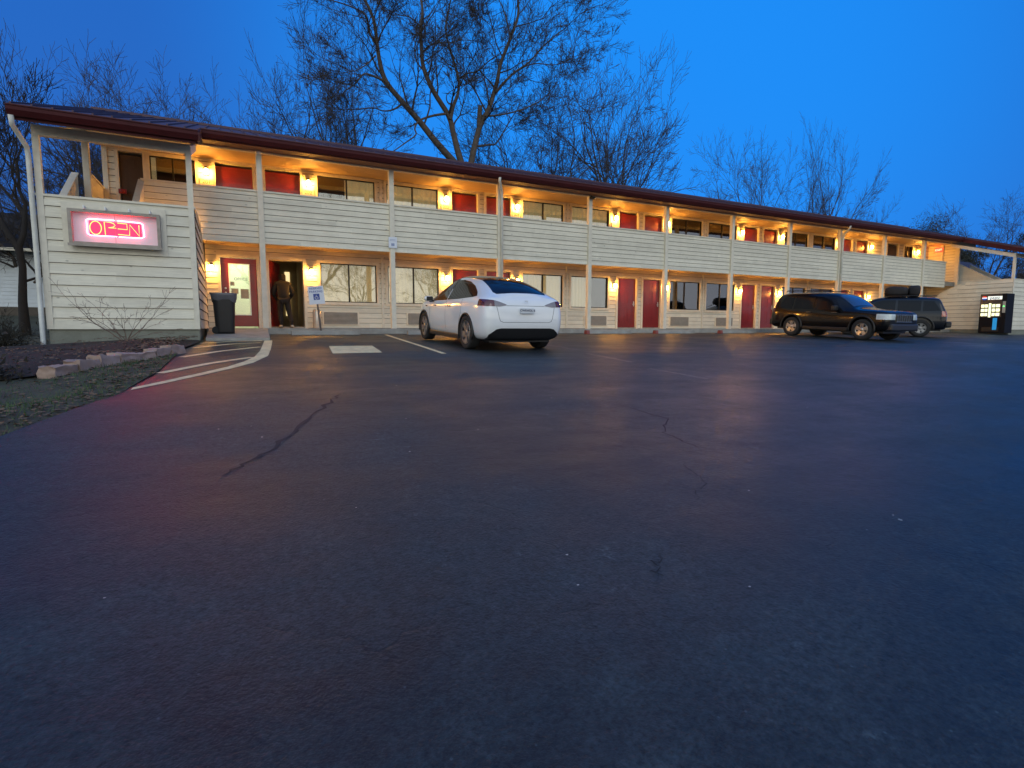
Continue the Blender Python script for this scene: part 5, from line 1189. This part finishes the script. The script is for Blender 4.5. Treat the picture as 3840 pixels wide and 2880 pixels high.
# house beyond the far end
h2 = thing('dark_roofed_house', 'house with a dark navy roof seen through the far stair opening', 'house', (72, 14, 0))
m = MB(); m.box(-9, 12, 0, 10, -.2, 4.2); m.build('wall', mat('grey_house_siding', (.3, .3, .3), .7), h2)
m = MB(); m.add([(-9.6, -.7, 3.9), (12.6, -.7, 3.9), (12.6, 5, 8.2), (-9.6, 5, 8.2), (-9.6, 10.7, 3.9), (12.6, 10.7, 3.9)], [(0, 1, 2, 3), (3, 2, 5, 4), (0, 3, 4), (1, 5, 2)]); m.build('roof', mat('navy_shingle', (.022, .026, .055), .85, noise=.2, scale=8), h2)
# woods behind the viewer that the windows and paint mirror
for i, (x, y, s, l) in enumerate(((-14, -40, 1.2, 'bare tree across the road mirrored at the office end'), (-1, -38, 1.1, 'bare tree across the road mirrored between the office windows'), (11, -41, 1.2, 'bare tree across the road mirrored beside the white car'), (24, -39, 1.1, 'bare tree across the road mirrored near the pair of red doors'), (-6, -46, 1.1, 'bare tree across the road mirrored in the office side windows'), (6, -52, 1.3, 'bare tree across the road mirrored in the middle windows'), (17, -48, 1.0, 'bare tree across the road mirrored in the right windows'), (30, -50, 1.2, 'bare tree across the road mirrored in the far windows'))):
    t = copy_tree(pobj[i % 3][1]); t.location = (x, y, -1.8); t.scale = (s, s, s); t.rotation_euler = (0, 0, i); t['label'] = l; t['group'] = 'bare trees across the road'

# ------------------------------------------------------------------ world and light
w = bpy.data.worlds.new('World'); sc.world = w; w.use_nodes = True; nt = w.node_tree; nt.nodes.clear(); L = nt.links.new
out = nd(nt, 'ShaderNodeOutputWorld'); bg = nd(nt, 'ShaderNodeBackground'); L(bg.outputs[0], out.inputs[0])
sky = nd(nt, 'ShaderNodeTexSky', sky_type='NISHITA'); sky.sun_disc = False; sky.sun_elevation = R(2); sky.sun_rotation = R(180)-YAW*0
tc = nd(nt, 'ShaderNodeTexCoord'); nrm = nd(nt, 'ShaderNodeVectorMath', operation='NORMALIZE'); L(tc.outputs['Generated'], nrm.inputs[0])
def dot(v):
    n = nd(nt, 'ShaderNodeVectorMath', operation='DOT_PRODUCT'); L(nrm.outputs[0], n.inputs[0]); n.inputs[1].default_value = tuple(v); return n.outputs['Value']
def mrw(v, a, b_, c, d, sm=True):
    n = nd(nt, 'ShaderNodeMapRange', interpolation_type='SMOOTHSTEP' if sm else 'LINEAR'); L(v, n.inputs['Value'])
    for k, x in zip(('From Min', 'From Max', 'To Min', 'To Max'), (a, b_, c, d)): n.inputs[k].default_value = x
    return n.outputs[0]
def mixc(f, a, b_):
    n = nd(nt, 'ShaderNodeMix', data_type='RGBA'); L(f, n.inputs['Factor'])
    for s, v in (('A', a), ('B', b_)):
        if isinstance(v, tuple): n.inputs[s].default_value = (*v, 1)
        else: L(v, n.inputs[s])
    return n.outputs['Result']
D0 = (FW + RT*((2350-1920)/F_PX) - UP*((480-1440)/F_PX)).normalized()
front = mixc(mrw(dot(D0), .74, .995, 0, 1), (.011, .130, .55), (.007, .26, .93))
back = mixc(mrw(dot((0, 0, 1)), 0, .75, 0, 1), (1.50, 1.50, 1.36), (.50, .70, .95))
back = mixc(mrw(dot((0, 0, 1)), -.06, .03, 0, 1), (.06, .065, .07), back)
fac = mrw(dot((-math.sin(YAW+.1), -math.cos(YAW+.1), 0)), -.35, .75, 0, 1)
colr = mixc(fac, front, back)
# a little of the physical twilight sky on top
add = nd(nt, 'ShaderNodeMix', data_type='RGBA', blend_type='ADD'); add.inputs['Factor'].default_value = .01; L(colr, add.inputs['A']); L(sky.outputs[0], add.inputs['B'])
L(add.outputs['Result'], bg.inputs['Color']); bg.inputs['Strength'].default_value = 1.0
sd = bpy.data.lights.new('sun', 'SUN'); sd.energy = .35; sd.angle = R(30); sd.color = (1, .97, .92); so = bpy.data.objects.new('sun', sd); C.objects.link(so)
so.rotation_euler = (R(62), 0, R(-14))
sc.view_settings.view_transform = 'Standard'; sc.view_settings.look = 'None'; sc.view_settings.exposure = 0
sc.cycles.use_denoising = True; sc.cycles.max_bounces = 5; sc.cycles.transparent_max_bounces = 8
sc.cycles.sample_clamp_indirect = 6
